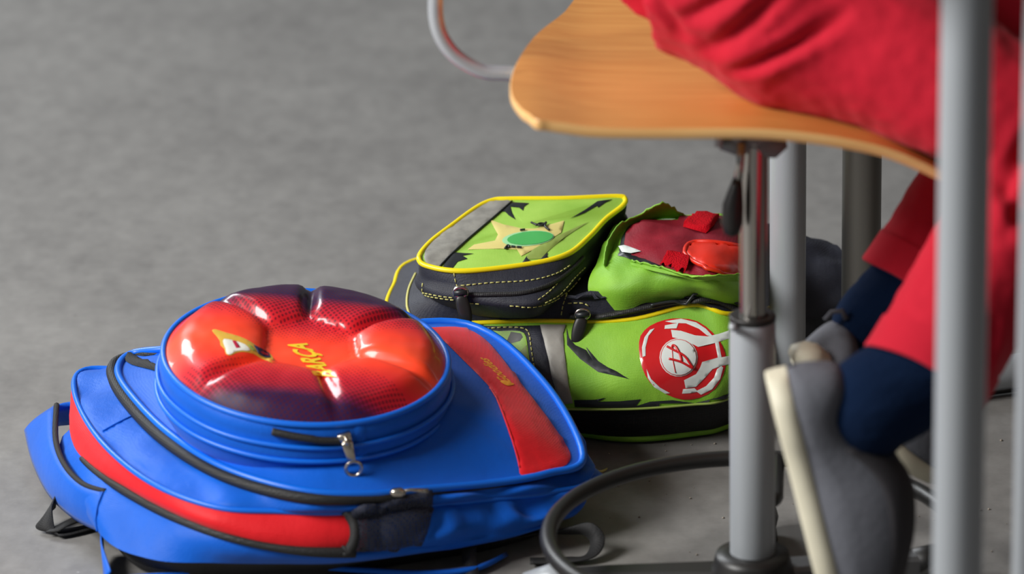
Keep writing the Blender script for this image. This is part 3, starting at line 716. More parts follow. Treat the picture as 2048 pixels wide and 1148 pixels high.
# round red emblem
E1 = [(1360, 637), (1395, 643), (1425, 665), (1445, 692), (1452, 720), (1446, 750), (1430, 778), (1400, 795), (1365, 799), (1330, 787), (1300, 765), (1284, 735), (1278, 700), (1281, 672), (1300, 652), (1330, 640)]
patch('round_emblem', B_gside, E1, M['redprint'], green, t=.0010, edge=.0004, step=8, smooth_curve=2, key='emb', label='round red emblem with white lettering')
B_e = bvh('emb', 'gside')
emb = [o for o in COL.objects if o.name == 'round_emblem'][0]
def em(poly, m, t=.0005, sc=1): patch('emblem_shape', B_e, poly, m, emb, t=t, edge=t - .0001, step=6, smooth_curve=sc)
em(ell(1357, 715, 38, 38, 22), M['white'])
em(ell(1357, 715, 36, 36, 22), M['redprint'], .0009)
em(ell(1357, 715, 34.5, 34.5, 22), M['white'], .0013)
em([(1342, 660), (1362, 662), (1390, 671), (1415, 673), (1437, 668), (1458, 661), (1458, 677), (1430, 686), (1396, 694), (1384, 688), (1370, 680), (1345, 675)], M['white'])
em([(1458, 712), (1436, 715), (1404, 724), (1400, 735), (1392, 748), (1368, 760), (1371, 776), (1392, 773), (1410, 755), (1425, 738), (1458, 728)], M['white'])
em([(1330, 643), (1362, 638), (1392, 645), (1412, 658), (1426, 673), (1414, 671), (1398, 658), (1372, 647), (1345, 646)], M['white'])
em([(1330, 651), (1357, 646), (1353, 657), (1329, 658)], M['white'], sc=0)
em([(1309, 657), (1297, 672), (1291, 695), (1291, 712), (1285, 714), (1284, 695), (1289, 675), (1300, 660)], M['white'])
em([(1293, 738), (1302, 758), (1320, 775), (1340, 786), (1330, 787), (1308, 774), (1296, 756)], M['white'])
em([(1430, 686), (1437, 684), (1443, 715), (1436, 717)], M['white'], sc=0)
em([(1442, 732), (1446, 735), (1440, 758), (1424, 778), (1402, 789), (1392, 782), (1412, 772), (1428, 755), (1434, 738)], M['white'])
em([(1366, 778), (1389, 776), (1396, 783), (1380, 786), (1364, 787)], M['white'], sc=0)
for l in ([(1334, 694), (1350, 702), (1368, 712), (1380, 728), (1384, 736), (1362, 724), (1338, 718)], [(1344, 698), (1346, 692), (1352, 695), (1360, 710), (1363, 722)]):
    line_on('emblem_stroke', B_e, l, .0011, M['redprint'], emb, off=.0014)
line_on('emblem_stroke', B_e, [(1344, 694), (1346, 720), (1351, 745)], .0004, M['redprint'], emb, off=.0015)
# zipper along the top edge, pulls and stitching
line_on('top_zipper', bvh('gtop', 'gside'), [(1140, 631), (1190, 633), (1240, 625), (1300, 612), (1350, 603), (1400, 600), (1440, 606), (1475, 622), (1500, 632)], .0042, M['zip'], green, off=.001, flat=((0, 0, 1), .6))
line_on('zipper_teeth', bvh('gtop', 'gside'), [(1300, 607), (1350, 598), (1400, 595), (1440, 601), (1472, 616)], .0013, M['darkprint'], green, off=.006)
stitches('stitching', B_gtop, [[(846, 567), (848, 588), (880, 596), (915, 600)], [(846, 585), (880, 592), (915, 596)], [(922, 571), (980, 566), (1060, 561), (1110, 548), (1140, 530)], [(908, 546), (912, 565), (920, 585)], [(940, 606), (965, 608)], [(1020, 612), (1070, 613), (1110, 600), (1140, 578), (1160, 555)], [(1076, 600), (1100, 582), (1125, 555)], [(1090, 606), (1120, 588), (1150, 555), (1170, 535)], [(1134, 588), (1126, 610), (1122, 634)], [(1136, 606), (1165, 606), (1178, 612)]], green)
line_on('gusset_fold', B_gtop, [(825, 640), (815, 612), (818, 580), (832, 548)], .0012, M['thread'], green)
line_on('pocket_zipper', B_gtop, [(930, 590), (980, 590), (1040, 588), (1090, 575), (1130, 552), (1165, 515)], .0022, M['zip'], fp, off=.001)
def fab_pull(pts, b, w, label):
    """dark oval tongue of a zipper"""
    a, c = pts
    pa = proj(b, *a, .008) or P(a[0], a[1], .13); pc = Q(c[0], c[1], pa.y - .006)
    n = 9; path = [pa.lerp(pc, i / (n - 1)) for i in range(n)]
    rad = [w * (.45 + .55 * math.sin(math.pi * (i / (n - 1)) ** .8) ** .6) for i in range(n)]
    tube('zipper_pull', path, rad, M['plastic'], green, seg=12, flat=(CO - pa, .35), label=label)
    ring = [pa + Vector((math.cos(t) * .006, 0, math.sin(t) * .0045 + .002)) for t in [2 * math.pi * i / 14 for i in range(14)]]
    tube('zipper_slider', ring, .0016, M['chrome'], green, closed=True, seg=8)
    tube('zipper_slider', [pa + Vector((-.006, 0, .001)), pa + Vector((.006, 0, .002))], .003, M['darkprint'], green, seg=8)
fab_pull([(926, 592), (936, 650)], B_gtop, .0062, 'long black fabric zipper pull')
fab_pull([(1168, 626), (1150, 688)], B_gtop, .0062, 'dark grey moulded zipper pull')

# green hood of crumpled cloth on the top
HR = [
 [(1183, 612, .120), (1240, 620, .122), (1310, 608, .126), (1380, 598, .128), (1450, 606, .126), (1560, 634, .092), (1690, 640, .08)],
 [(1176, 578, .136), (1232, 578, .143), (1310, 574, .146), (1380, 574, .147), (1450, 582, .145), (1560, 598, .106), (1700, 600, .095)],
 [(1190, 530, .150), (1238, 530, .158), (1300, 534, .161), (1375, 542, .160), (1450, 544, .158), (1560, 550, .124), (1700, 550, .112)],
 [(1212, 482, .157), (1262, 484, .166), (1320, 488, .168), (1390, 488, .167), (1460, 488, .165), (1565, 495, .136), (1692, 515, .12)],
 [(1242, 446, .156), (1288, 438, .165), (1330, 434, .167), (1390, 431, .166), (1455, 436, .162), (1560, 456, .142), (1672, 490, .125)]]
HW = [[P(*p) for p in r] for r in HR]
HW.append([p + Vector((0, .022, -.025)) for p in HW[4]]); HW.append([p + Vector((0, .035, -.075)) for p in HW[4]])
cols = [cr(r, 8) for r in HW]                                   # fine along x
nx = len(cols[0]); fine = []
for i in range(nx): fine.append(cr([cols[j][i] for j in range(len(HW))], 7))
nyf = len(fine[0])
def hood(name, i0, i1, m, key, label):
    V = []
    for i in range(i0, i1 + 1):
        for p in fine[i]:
            V.append(p + Vector((0, -.3, 1)) * (.0055 * fbm(p, 26) + .003 * fbm(p + Vector((5, 0, 0)), 60)))
    n = i1 - i0 + 1
    F = [(a * nyf + b, (a + 1) * nyf + b, (a + 1) * nyf + b + 1, a * nyf + b + 1) for a in range(n - 1) for b in range(nyf - 1)]
    link(name, V, F, m, green, key=key, label=label)
hood('crumpled_flap', 0, 4 * 8 + 4, M['green'], 'hood', 'crumpled lime green cloth flap')
hood('lid', 4 * 8 + 4, nx - 1, M['navy_fab'], 'lid', 'dark navy lid end of the bag')
hd = [o for o in COL.objects if o.name == 'crumpled_flap'][0]
B_h = bvh('hood')
patch('patch_outline', B_h, [(1236, 512), (1243, 478), (1256, 450), (1300, 438), (1300, 452), (1262, 500), (1300, 520), (1330, 536), (1300, 530), (1262, 520)], M['darkprint'], hd, t=.0012, edge=.0006, step=9, smooth_curve=1)
patch('red_panel', B_h, [(1250, 500), (1250, 478), (1262, 452), (1300, 441), (1345, 436), (1400, 432), (1450, 436), (1520, 446), (1540, 470), (1540, 545), (1500, 553), (1430, 552), (1380, 550), (1330, 536), (1290, 520), (1262, 512)], M['darkred'], hd, t=.0028, edge=.0010, step=9, smooth_curve=2, key='redp', label='dark red cloth panel')
B_rp = bvh('redp')
patch('printed_shape', B_h, [(1240, 500), (1250, 498), (1284, 508), (1262, 513), (1246, 511)], M['white'], hd, t=.0045, edge=.004, step=6, smooth_curve=1)
patch('hook_tape', B_rp, [(1380, 440), (1392, 431), (1438, 436), (1428, 452), (1412, 468), (1366, 455)], M['redfelt'], hd, t=.0055, edge=.0008, step=5, smooth_curve=0, label='fuzzy red fastening square')
patch('hook_tape', B_rp, [(1322, 530), (1336, 508), (1380, 518), (1376, 548), (1350, 548)], M['redfelt'], hd, t=.0055, edge=.0008, step=5, smooth_curve=0, label='fuzzy red fastening square')
OV = [(1368, 508), (1380, 492), (1410, 489), (1460, 494), (1510, 506), (1530, 525), (1510, 545), (1460, 550), (1420, 542), (1385, 526)]
patch('oval_badge', B_rp, OV, M['orangered'], hd, t=.004, edge=.0012, step=7, smooth_curve=2, key='oval', label='bright red satin oval with stitched rim')
line_on('badge_rim', B_rp, OV, .0020, M['orangered'], hd, off=.003, closed=True)
# torn free edge standing up behind and left of the red panel
def strip(name, lo, hi, m, parent, label=None, th=.0012, jag=0):
    a = cr([P(*p) for p in lo], 8); b = cr([P(*p) for p in hi], 8); V = []; n = 5
    for i, (p, q) in enumerate(zip(a, b)):
        for k in range(n):
            t = k / (n - 1); v = p.lerp(q, t) + Vector((0, .004, 0)) * math.sin(math.pi * t)
            if jag and k == n - 1: v += Vector((0, 0, jag * fbm((i * .7, 3, 1), 1.3)))
            V.append(v)
    link(name, V, grid_faces(len(a), n, False), m, parent, solid=th, label=label)
strip('torn_edge', [(1212, 545, .152), (1222, 505, .158), (1246, 468, .163), (1285, 446, .165), (1325, 436, .166), (1372, 437, .165), (1400, 436, .165)],
      [(1206, 530, .158), (1213, 488, .168), (1240, 446, .176), (1282, 428, .178), (1325, 404, .190), (1372, 430, .170), (1405, 433, .167)], M['green'], hd, 'standing torn green edge', jag=.003)
strip('torn_edge', [(1262, 532, .158), (1320, 546, .160), (1375, 556, .159), (1430, 560, .157), (1480, 562, .155), (1530, 562, .15)],
      [(1264, 520, .164), (1318, 532, .166), (1370, 549, .165), (1425, 551, .168), (1475, 547, .166), (1530, 550, .158)], M['green'], hd, 'frayed green edge below the red panel', jag=.0022)

# ================================================================ SWIVEL CHAIR
YC = 3.14
ctop = Q(1507, 285, YC); XC = Q(1505, 700, YC).x
hub = Q(1506, 1126, YC); zh = hub.z
chair = thing('swivel_chair', (XC, YC, 0), 'beech plywood swivel chair on silver gas column, a child in red sitting on it', 'chair')
def V3(x, y, z): return Vector((x, y, z))
zcap = Q(1505, 636, YC).z
V, F = cyl_geo(V3(XC, YC, zh - .01), V3(XC, YC, zcap), .0180, bev=.001); link('outer_column', V, F, M['silver'], chair, label='silver outer column tube')
V, F = cyl_geo(V3(XC, YC, zcap - .002), V3(XC, YC, zcap + .003), .0184, bev=.001); link('column_cap', V, F, M['plastic'], chair)
zt = Q(1505, 262, YC).z
V, F = cyl_geo(V3(XC + .001, YC, zcap - .02), V3(XC + .001, YC, zt + .012), .0112); link('inner_column', V, F, M['steel'], chair, label='polished steel inner column')
V, F = tube_geo([V3(XC, YC, zh - .035), V3(XC, YC, zh - .01), V3(XC, YC, zh + .004), V3(XC, YC, zh + .009), V3(XC, YC, zh + .010)], [.034, .034, .0305, .029, .018], seg=36); link('hub', V, F, M['plastic'], chair)
RR = .163; rc = Q(1506, 1068, YC); zr = rc.z
ringp = [V3(XC + RR * math.cos(a), YC + RR * math.sin(a), zr) for a in [2 * math.pi * i / 80 for i in range(80)]]
tube('foot_ring', ringp, .0068, M['plastic'], chair, closed=True, seg=12, label='black foot ring')
for k, dg in enumerate((167, 22, 84, 239, 311)):
    a = R_(dg); d = V3(math.cos(a), math.sin(a), 0); s = V3(-d.y, d.x, 0); c0 = V3(XC, YC, 0)
    LEN = .185
    V = []
    st = [(.02, .016, zh - .004, zh - .034), (.06, .014, zh - .008, zh - .034), (.12, .012, zh - .014, zh - .034), (LEN - .022, .011, .030, .012)]
    for (r, wd, zt_, zb) in st:
        q = c0 + d * r
        V += [q + s * wd + V3(0, 0, zb), q + s * wd + V3(0, 0, zt_ - .003), q + s * (wd - .004) + V3(0, 0, zt_), q - s * (wd - .004) + V3(0, 0, zt_), q - s * wd + V3(0, 0, zt_ - .003), q - s * wd + V3(0, 0, zb)]
    F = grid_faces(4, 6, True) + [tuple(range(6))[::-1], tuple(range(18, 24))]
    leg = link('base_leg', V, F, M['greyplastic'] if k == 1 else M['plastic'], chair, smooth=False)
    g = join(cyl_geo(c0 + d * (LEN - .024) + V3(0, 0, .0), c0 + d * (LEN - .024) + V3(0, 0, .014), .014, .013, bev=.002), tube_geo([c0 + d * (LEN - .04) + V3(0, 0, .022), c0 + d * (LEN - .02) + V3(0, 0, .022), c0 + d * (LEN + .002) + V3(0, 0, .018)], [.0135, .0145, .009], seg=12))
    link('glide', g[0], g[1], M['silver'] if k == 0 else M['plastic'], leg)
    a2 = R_(dg + 36); d2 = V3(math.cos(a2), math.sin(a2), 0)
    if k in (0, 2, 3, 4): tube('ring_spoke', [c0 + d2 * .018 + V3(0, 0, zr + .012), c0 + d2 * .03 + V3(0, 0, zr + .004), c0 + d2 * RR + V3(0, 0, zr)], .004, M['plastic'], chair, seg=8) if False else None
tube('ring_spoke', [V3(XC + .012, YC + .012, zr + .02), V3(XC + .022, YC + .05, zr + .01), V3(XC + .03, YC + RR * .97, zr)], .006, M['plastic'], chair, seg=8)
0 and tube('ring_spoke', [V3(XC - .01, YC - .012, zr + .02), V3(XC - .02, YC - .05, zr + .01), V3(XC - .03, YC - RR * .97, zr)], .006, M['plastic'], chair, seg=8)
# seat plate and lever
bt = zt + .008
V, F = cyl_geo(V3(XC, YC, bt - .014), V3(XC, YC, bt + .012), .0185, bev=.002)
V2, F2 = tube_geo([Q(1440, 284, YC) , Q(1480, 286, YC), Q(1550, 286, YC), Q(1572, 280, YC)], [.006, .011, .012, .006], seg=12)
g = join((V, F), (V2, F2)); link('seat_bracket', g[0], g[1], M['greyplastic'], chair)
V, F = cyl_geo(Q(1437, 262, YC - .01), Q(1437, 292, YC - .01), .0036); link('bracket_bolt', V, F, M['silver'], chair)
YL = YC - .02
lv = tube('height_lever', [Q(1483, 285, YL), Q(1480, 330, YL), Q(1474, 370, YL)], .0034, M['steel'], chair)
V, F = tube_geo([Q(1476, 352, YL), Q(1472, 375, YL), Q(1466, 410, YL), Q(1464, 445, YL), Q(1464, 466, YL), Q(1464, 472, YL)], [.0028, .0052, .0082, .0085, .006, .002], seg=14); link('lever_grip', V, F, M['plastic'], lv)
V, F = cyl_geo(Q(1466, 655, YC - .012), Q(1466, 655, YC - .030), .0032); link('column_screw', V, F, M['silver'], chair)
# plywood seat
near = [(1072, 238), (1130, 247), (1200, 255), (1350, 257), (1500, 257), (1600, 264), (1700, 279), (1780, 298), (1865, 334), (1930, 372), (1975, 412)]
YN = 3.02
nearW = [Q(x, y, YN) for x, y in near]
nearC = cr(nearW, 6)
def zprof(x):
    for a, b in zip(nearC, nearC[1:]):
        if a.x <= x <= b.x: return a.z + (b.z - a.z) * (x - a.x) / (b.x - a.x)
    return nearC[0].z if x < nearC[0].x else nearC[-1].z
left = [P(1130, -2, .462), P(1082, 42, .461), P(1044, 92, .460), (P(1024, 140, .460)), P(1024, 185, .459), P(1042, 218, .459), P(1058, 232, .459)]
xe = nearC[-1].x
far_ = [V3(P(1180, -30, .46).x, 3.43, 0), V3(.10, 3.445, 0), V3(.20, 3.445, 0), V3(.30, 3.44, 0), V3(xe - .01, 3.41, 0), V3(xe, 3.35, 0), V3(xe, 3.2, 0), V3(xe, 3.08, 0)]
outl = [V3(p.x, p.y, 0) for p in nearC[::3]] + [V3(xe, 3.03, 0)] + far_[::-1] + [V3(p.x, p.y, 0) for p in left]
outc = cr(outl, 3, True)
def seat_z(x, y):
    t = (y - 3.23) / .21
    return zprof(x) + .0 - .008 * (1 - min(1, t * t))
pts = [Vector((p.x, p.y)) for p in outc]; nb = len(pts); V2 = list(pts); E = [(i, (i + 1) % nb) for i in range(nb)]
x = -.02
while x < xe:
    y = 3.03
    while y < 3.44:
        if all((x - q.x) ** 2 + (y - q.y) ** 2 > .006 ** 2 for q in pts): V2.append(Vector((x, y)))
        y += .012
    x += .012
v, e, f, ov, oe, of = delaunay_2d_cdt(V2, E, [], 1, 1e-6)
TH = .008
VT = [V3(p.x, p.y, seat_z(p.x, p.y)) for p in v]
seat = link('seat', VT + [p - V3(0, 0, TH) for p in VT], [tuple(t) for t in f] + [tuple(len(VT) + i for i in reversed(t)) for t in f], M['wood'], chair, key='seat', label='beech plywood seat')
a_ = [V3(p.x, p.y, seat_z(p.x, p.y)) for p in outc]
rows = []
for t, o in ((0, 0), (.25, .0012), (.75, .0012), (1, 0)):
    cc = V3(.2, 3.23, 0); rows.append([p - V3(0, 0, TH * t) + (V3(p.x - cc.x, p.y - cc.y, 0).normalized() * o) for p in a_])
link('seat_edge', [p for r in rows for p in r], grid_faces(4, len(a_), True), M['woodedge'], seat, label='pale ply edge')
# bent tube carrying the backrest
bk = [Q(1300, 200, 3.22), Q(1100, 165, 3.20), Q(1020, 147, 3.20), Q(965, 142, 3.20), Q(915, 115, 3.20), Q(885, 78, 3.20), Q(872, 35, 3.20), Q(872, -20, 3.20), Q(880, -120, 3.19), Q(892, -330, 3.18), Q(900, -520, 3.18)]
bk[0].z = .438; bk[1].z = .441
tube('backrest_tube', cr(bk, 8), .0060, M['chrometube'], chair, seg=16, label='bent chrome tube rising to the backrest')
top = bk[-1]; V = []; nn2 = 9
for i in range(13):
    s = i / 12; 
    for k in range(nn2):
        t = k / (nn2 - 1); yy = top.y + .08 + (s - .5) * .34; V.append(V3(top.x - .012 + .03 * (2 * s - 1) ** 2, yy, top.z - .10 + .17 * t))
link('backrest', V, grid_faces(13, nn2, False), M['wood'], chair, solid=.009)

# ================================================================ SCHOOL DESK
desk = thing('school_desk', (.45, 3.1, 0), 'school desk with round silver tube legs on the right, its top out of view', 'desk')
def leg_(px0, py0, px1, py1, Y, r, ztop, m, lb, z0=.02):
    x = (Q(px0, py0, Y).x + Q(px1, py1, Y).x) / 2
    V, F = cyl_geo(V3(x, Y, z0), V3(x, Y, ztop), r); link('leg', V, F, m, desk, label=lb); return x
YF = 3.57
xa = leg_(1573, 300, 1578, 700, YF, .0161, .705, M['silver'], 'bright silver tube leg')
xb = leg_(1724, 320, 1722, 560, 3.60, .0175, .705, mat('shaded silver tube', rgb(112, 110, 104), .45, metal=.4), 'tube leg behind, shade put into its colour')  # grey-brown colour stands in for the shade on this twin leg
xc = leg_(1932, 100, 1917, 1050, 2.66, .0170, .705, M['silver'], 'nearest silver tube leg')
xd = leg_(2076, 100, 2068, 1050, 2.70, .0120, .705, M['silver'], 'silver tube leg at the right edge')
def foot(xs, y0, xe_, y1, nm):
    a, b = V3(xs, y0, .022), V3(xe_, y1, .022); d = (b - a); g = tube_geo([a - d * .02, a, a.lerp(b, .5), b - d * .02, b], [.012, .017, .016, .014, .010], seg=14)
    o = link('foot_bar', g[0], g[1], M['silver'], desk)
    g = join(*[cyl_geo(p, p + V3(0, 0, .008), .017, bev=.001) for p in (V3(a.x, a.y, 0), V3(b.x - d.x * .06, b.y - d.y * .06, 0))], tube_geo([V3(a.x, a.y, .007), V3(b.x, b.y, .007)], .006, seg=8)); link('foot_pad', g[0], g[1], M['plastic'], o)
foot(xa, YF, .60, 3.68, 'a'); foot(xc, 2.66, .72, 2.76, 'b')
cx0, cx1, cy0, cy1 = .16, 1.2, 2.62, 3.72
bmt = bmesh.new(); bmesh.ops.create_cube(bmt, size=1, matrix=Matrix.Translation(((cx0 + cx1) / 2, (cy0 + cy1) / 2, .716)) @ Matrix.Diagonal((cx1 - cx0, cy1 - cy0, .022, 1)))
bmesh.ops.bevel(bmt, geom=bmt.edges[:], offset=.003, segments=2, affect='EDGES')
link('desktop', [v.co.copy() for v in bmt.verts], [tuple(v.index for v in f.verts) for f in bmt.faces], M['board'], desk, smooth=False); bmt.free()

# ================================================================ CHILD
kid = thing('person', (.2, 3.18, 0), 'child in red trousers, navy socks and grey canvas shoes, sitting on the swivel chair', 'person')
YN_, YFar = 3.07, 3.27
hipN = V3(Q(1400, 0, 3.13).x, 3.13, .535); hipF = hipN + V3(.035, .13, .0)
kneeN = Q(2120, 285, 3.05); kneeF = Q(2120, 84, 3.24)
cuffN = Q(1856, 742, 2.965); cuffF = Q(1822, 552, 3.19)
ankN = Q(1740, 812, 2.95); ankF = Q(1735, 640, 3.19)
def remeshed(name, geos, voxel, m, parent, disp=None, smooth=8, label=None, keep=None):
    V, F = join(*geos); me = bpy.data.meshes.new('tmp'); me.from_pydata([tuple(v) for v in V], [], F); me.update()
    o = bpy.data.objects.new('tmp', me); COL.objects.link(o)
    r = o.modifiers.new('r', 'REMESH'); r.mode = 'VOXEL'; r.voxel_size = voxel
    s = o.modifiers.new('s', 'SMOOTH'); s.iterations = smooth; s.factor = .5
    bpy.context.view_layer.update()
    m2 = bpy.data.meshes.new_from_object(o.evaluated_get(bpy.context.evaluated_depsgraph_get()))
    VV = [v.co.copy() for v in m2.vertices]; NNs = [v.normal.copy() for v in m2.vertices]; FF = [tuple(p.vertices) for p in m2.polygons]
    bpy.data.objects.remove(o)
    if disp: VV = [v + n * disp(v) for v, n in zip(VV, NNs)]
    return link(name, VV, FF, m, parent, label=label)
def limb(pts, rads, sub=6, seg=20):
    c = cr(pts, sub); rr = [r.x for r in cr([Vector((r, 0, 0)) for r in rads], sub)]
    return tube_geo(c, rr, seg=seg)
dn = (cuffN - kneeN).normalized(); df = (cuffF - kneeF).normalized()
hipc = (hipN + hipF) / 2
geos = [limb([hipN + V3(-.02, .02, .01), hipN + V3(.05, -.005, 0), Q(1560, 30, 3.12), Q(1760, 95, 3.09), Q(1930, 180, 3.06), kneeN + V3(-.03, 0, .02), kneeN], [.070, .078, .071, .064, .058, .053, .048]),
        limb([kneeN + V3(-.03, 0, .015), kneeN, kneeN.lerp(cuffN, .3), kneeN.lerp(cuffN, .7), cuffN], [.046, .052, .052, .0505, .050]),
        limb([hipF, hipF + V3(.1, .01, .0), kneeF + V3(-.1, 0, .014), kneeF], [.070, .070, .064, .056]),
        limb([kneeF, kneeF.lerp(cuffF, .4), cuffF], [.048, .044, .040]),
        limb([hipN + V3(-.017, .02, .012), hipc + V3(-.012, 0, .02), hipF + V3(-.01, -.03, .012)], [.068, .078, .068]),
        limb([hipc + V3(-.01, 0, .02), hipc + V3(-.015, 0, .10), hipc + V3(-.01, 0, .17)], [.082, .082, .078])]
creases = [(Q(1420, 40, 3.06), V3(.4, 0, 1)), (Q(2000, 330, 3.0), V3(1, 0, .8))]
FOLDS = []
for x0, y0, x1, y1, dp, wd in ((1575, -20, 1430, 120, .007, .0055), (1500, -30, 1375, 60, .006, .005), (1690, 30, 1500, 150, .0055, .005), (1600, 90, 1470, 165, .004, .004), (1330, 40, 1370, 100, .004, .004),
                               (2060, 230, 1992, 340, .007, .0055), (2070, 290, 1995, 400, .006, .005), (1985, 320, 2050, 420, .006, .005), (1960, 560, 1900, 700, .004, .005), (1820, 640, 1800, 760, .003, .004)):
    a, b_ = Q(x0, y0, 3.04), Q(x1, y1, 3.04); FOLDS.append((V3(a.x, 0, a.z), V3(b_.x, 0, b_.z), dp, wd))
def wr(p):
    # folds running with the limb, stronger at the hip and behind the knee
    q = V3((p.x * .8 + p.z * .6), p.y * .7, (p.z * .8 - p.x * .6))
    k = .0
    h = math.exp(-((p.x - Q(1440, 60, 3.1).x) / .085) ** 2); kn = math.exp(-(p - Q(2010, 320, 3.04)).length_squared / .07 ** 2)
    k = (.004 * h + .004 * kn) * (1 - 2 * abs(noise.noise(V3(q.x * 9, q.y * 12, q.z * 22))) ** .8) * .7
    for a, b_, dep, wd in FOLDS:
        d = b_ - a; q2 = V3(p.x - a.x, 0, p.z - a.z); t = max(0, min(1, q2.dot(d) / d.length_squared)); ds = (q2 - d * t).length
        g_ = math.sin(math.pi * min(1, max(0, .12 + .76 * t))); k += g_ * (-dep * math.exp(-(ds / wd) ** 2) + dep * .55 * math.exp(-((ds - 2.1 * wd) / (1.2 * wd)) ** 2))
    k += .0022 * noise.noise(V3(q.x * 10, q.y * 14, q.z * 26)) + .0012 * noise.noise(p * 90)
    return k - .002
remeshed('trousers', geos, .0045, M['trouser'], kid, wr, 6, 'red cotton trousers with creases')
# cuffs: doubled hem rings
def cuff(c, d, r):
    n = 40; a = d.orthogonal().normalized(); b = d.cross(a); rows = []
    for (t, rr) in ((-.02, r * .99), (0, r * 1.0), (.006, r * 1.01), (.008, r * .99), (.005, r * .955), (-.02, r * .90)):
        rows.append([c + d * (t + .0015 * math.sin(3 * an)) + (a * math.cos(an) + b * math.sin(an)) * rr * (1 + .02 * math.sin(4 * an)) for an in [2 * math.pi * i / n for i in range(n)]])
    return [p for r_ in rows for p in r_], grid_faces(6, n, True)
for c, d, r in ((cuffN, dn, .0505), (cuffF, df, .0405)):
    V, F = cuff(c, d, r); link('trouser_cuff', V, F, M['trouser'], kid)
# body under the clothes (legs, trunk, head, arms), one surface
shN = hipc + V3(.02, 0, .42)
body = [limb([hipN + V3(0, .02, 0), Q(1760, 95, 3.09), Q(1930, 180, 3.06), kneeN + V3(-.04, 0, .01), kneeN + V3(-.02, 0, -.02), kneeN.lerp(cuffN, .3), cuffN, ankN], [.05, .045, .04, .036, .036, .034, .028, .022]), limb([hipF + V3(0, 0, -.01), hipF.lerp(kneeF, .5), kneeF + V3(-.1, 0, .005), kneeF + V3(-.03, 0, 0), kneeF.lerp(cuffF, .15), cuffF, cuffF.lerp(ankF, .8)], [.045, .04, .034, .032, .03, .024, .015]),
        limb([hipc + V3(-.0, 0, .02), hipc + V3(-.01, 0, .2), hipc + V3(0, 0, .36), hipc + V3(.02, 0, .43)], [.06, .065, .078, .04]),
        limb([hipc + V3(.02, 0, .42), hipc + V3(.04, 0, .50)], [.034, .034]),
        limb([hipc + V3(.05, 0, .49), hipc + V3(.055, 0, .54), hipc + V3(.055, 0, .61), hipc + V3(.05, 0, .67)], [.05, .075, .085, .05])]
for s in (-1, 1):
    sh = hipc + V3(.02, s * .11, .38); el = sh + V3(.10, s * .03, -.16); wrp = el + V3(.17, -s * .02, .04); wrp.z = .745 + .02
    body.append(limb([hipc + V3(.01, 0, .38), sh, el, wrp, wrp + V3(.05, 0, -.008)], [.05, .038, .028, .02, .018]))
    for k in range(4):
        b0 = wrp + V3(.045, (k - 1.5) * .014, -.006); body.append(limb([b0, b0 + V3(.025, (k - 1.5) * .002, 0), b0 + V3(.04 + .004 * (1 if k in (1, 2) else 0), (k - 1.5) * .003, -.008)], [.0075, .007, .006], seg=10))
    body.append(limb([wrp + V3(.015, -s * .01, 0), wrp + V3(.035, -s * .03, 0), wrp + V3(.052, -s * .036, -.005)], [.008, .0075, .006], seg=10))
body.append(limb([hipc + V3(.125, 0, .57), hipc + V3(.145, 0, .56)], [.014, .009], seg=10))
remeshed('body', body, .006, M['skin'], kid, None, 5)
tors = [limb([hipc + V3(-.015, 0, .07), hipc + V3(-.015, 0, .12), hipc + V3(-.01, 0, .22), hipc + V3(0, 0, .36), hipc + V3(.015, 0, .42)], [.098, .096, .094, .097, .055])]
for s in (-1, 1):
    sh = hipc + V3(.02, s * .11, .38); el = sh + V3(.10, s * .03, -.16); tors.append(limb([hipc + V3(.01, 0, .37), sh, sh.lerp(el, .9)], [.06, .048, .038]))
remeshed('shirt', tors, .007, M['shirt'], kid, lambda p: .004 * noise.noise(p * 18), 5)
remeshed('hair', [limb([hipc + V3(.02, 0, .53), hipc + V3(.028, 0, .60), hipc + V3(.045, 0, .665), hipc + V3(.05, 0, .69)], [.074, .09, .07, .03])], .007, M['hair'], kid, lambda p: .003 * noise.noise(p * 60), 4)
# socks
def sock(c, d, a, r0, r1, r2, foot_c):
    g = [limb([c - d * .04, c, c.lerp(a, .5), a, a.lerp(foot_c, .6), foot_c], [r0, r0, (r0 + r1) / 2 * 1.02, r1, r2, r2 * .8])]
    remeshed('sock', g, .003, M['sock'], kid, lambda p: .0008 * noise.noise(V3(p.x * 30, p.y * 30, p.z * 160)), 4, 'navy sock')
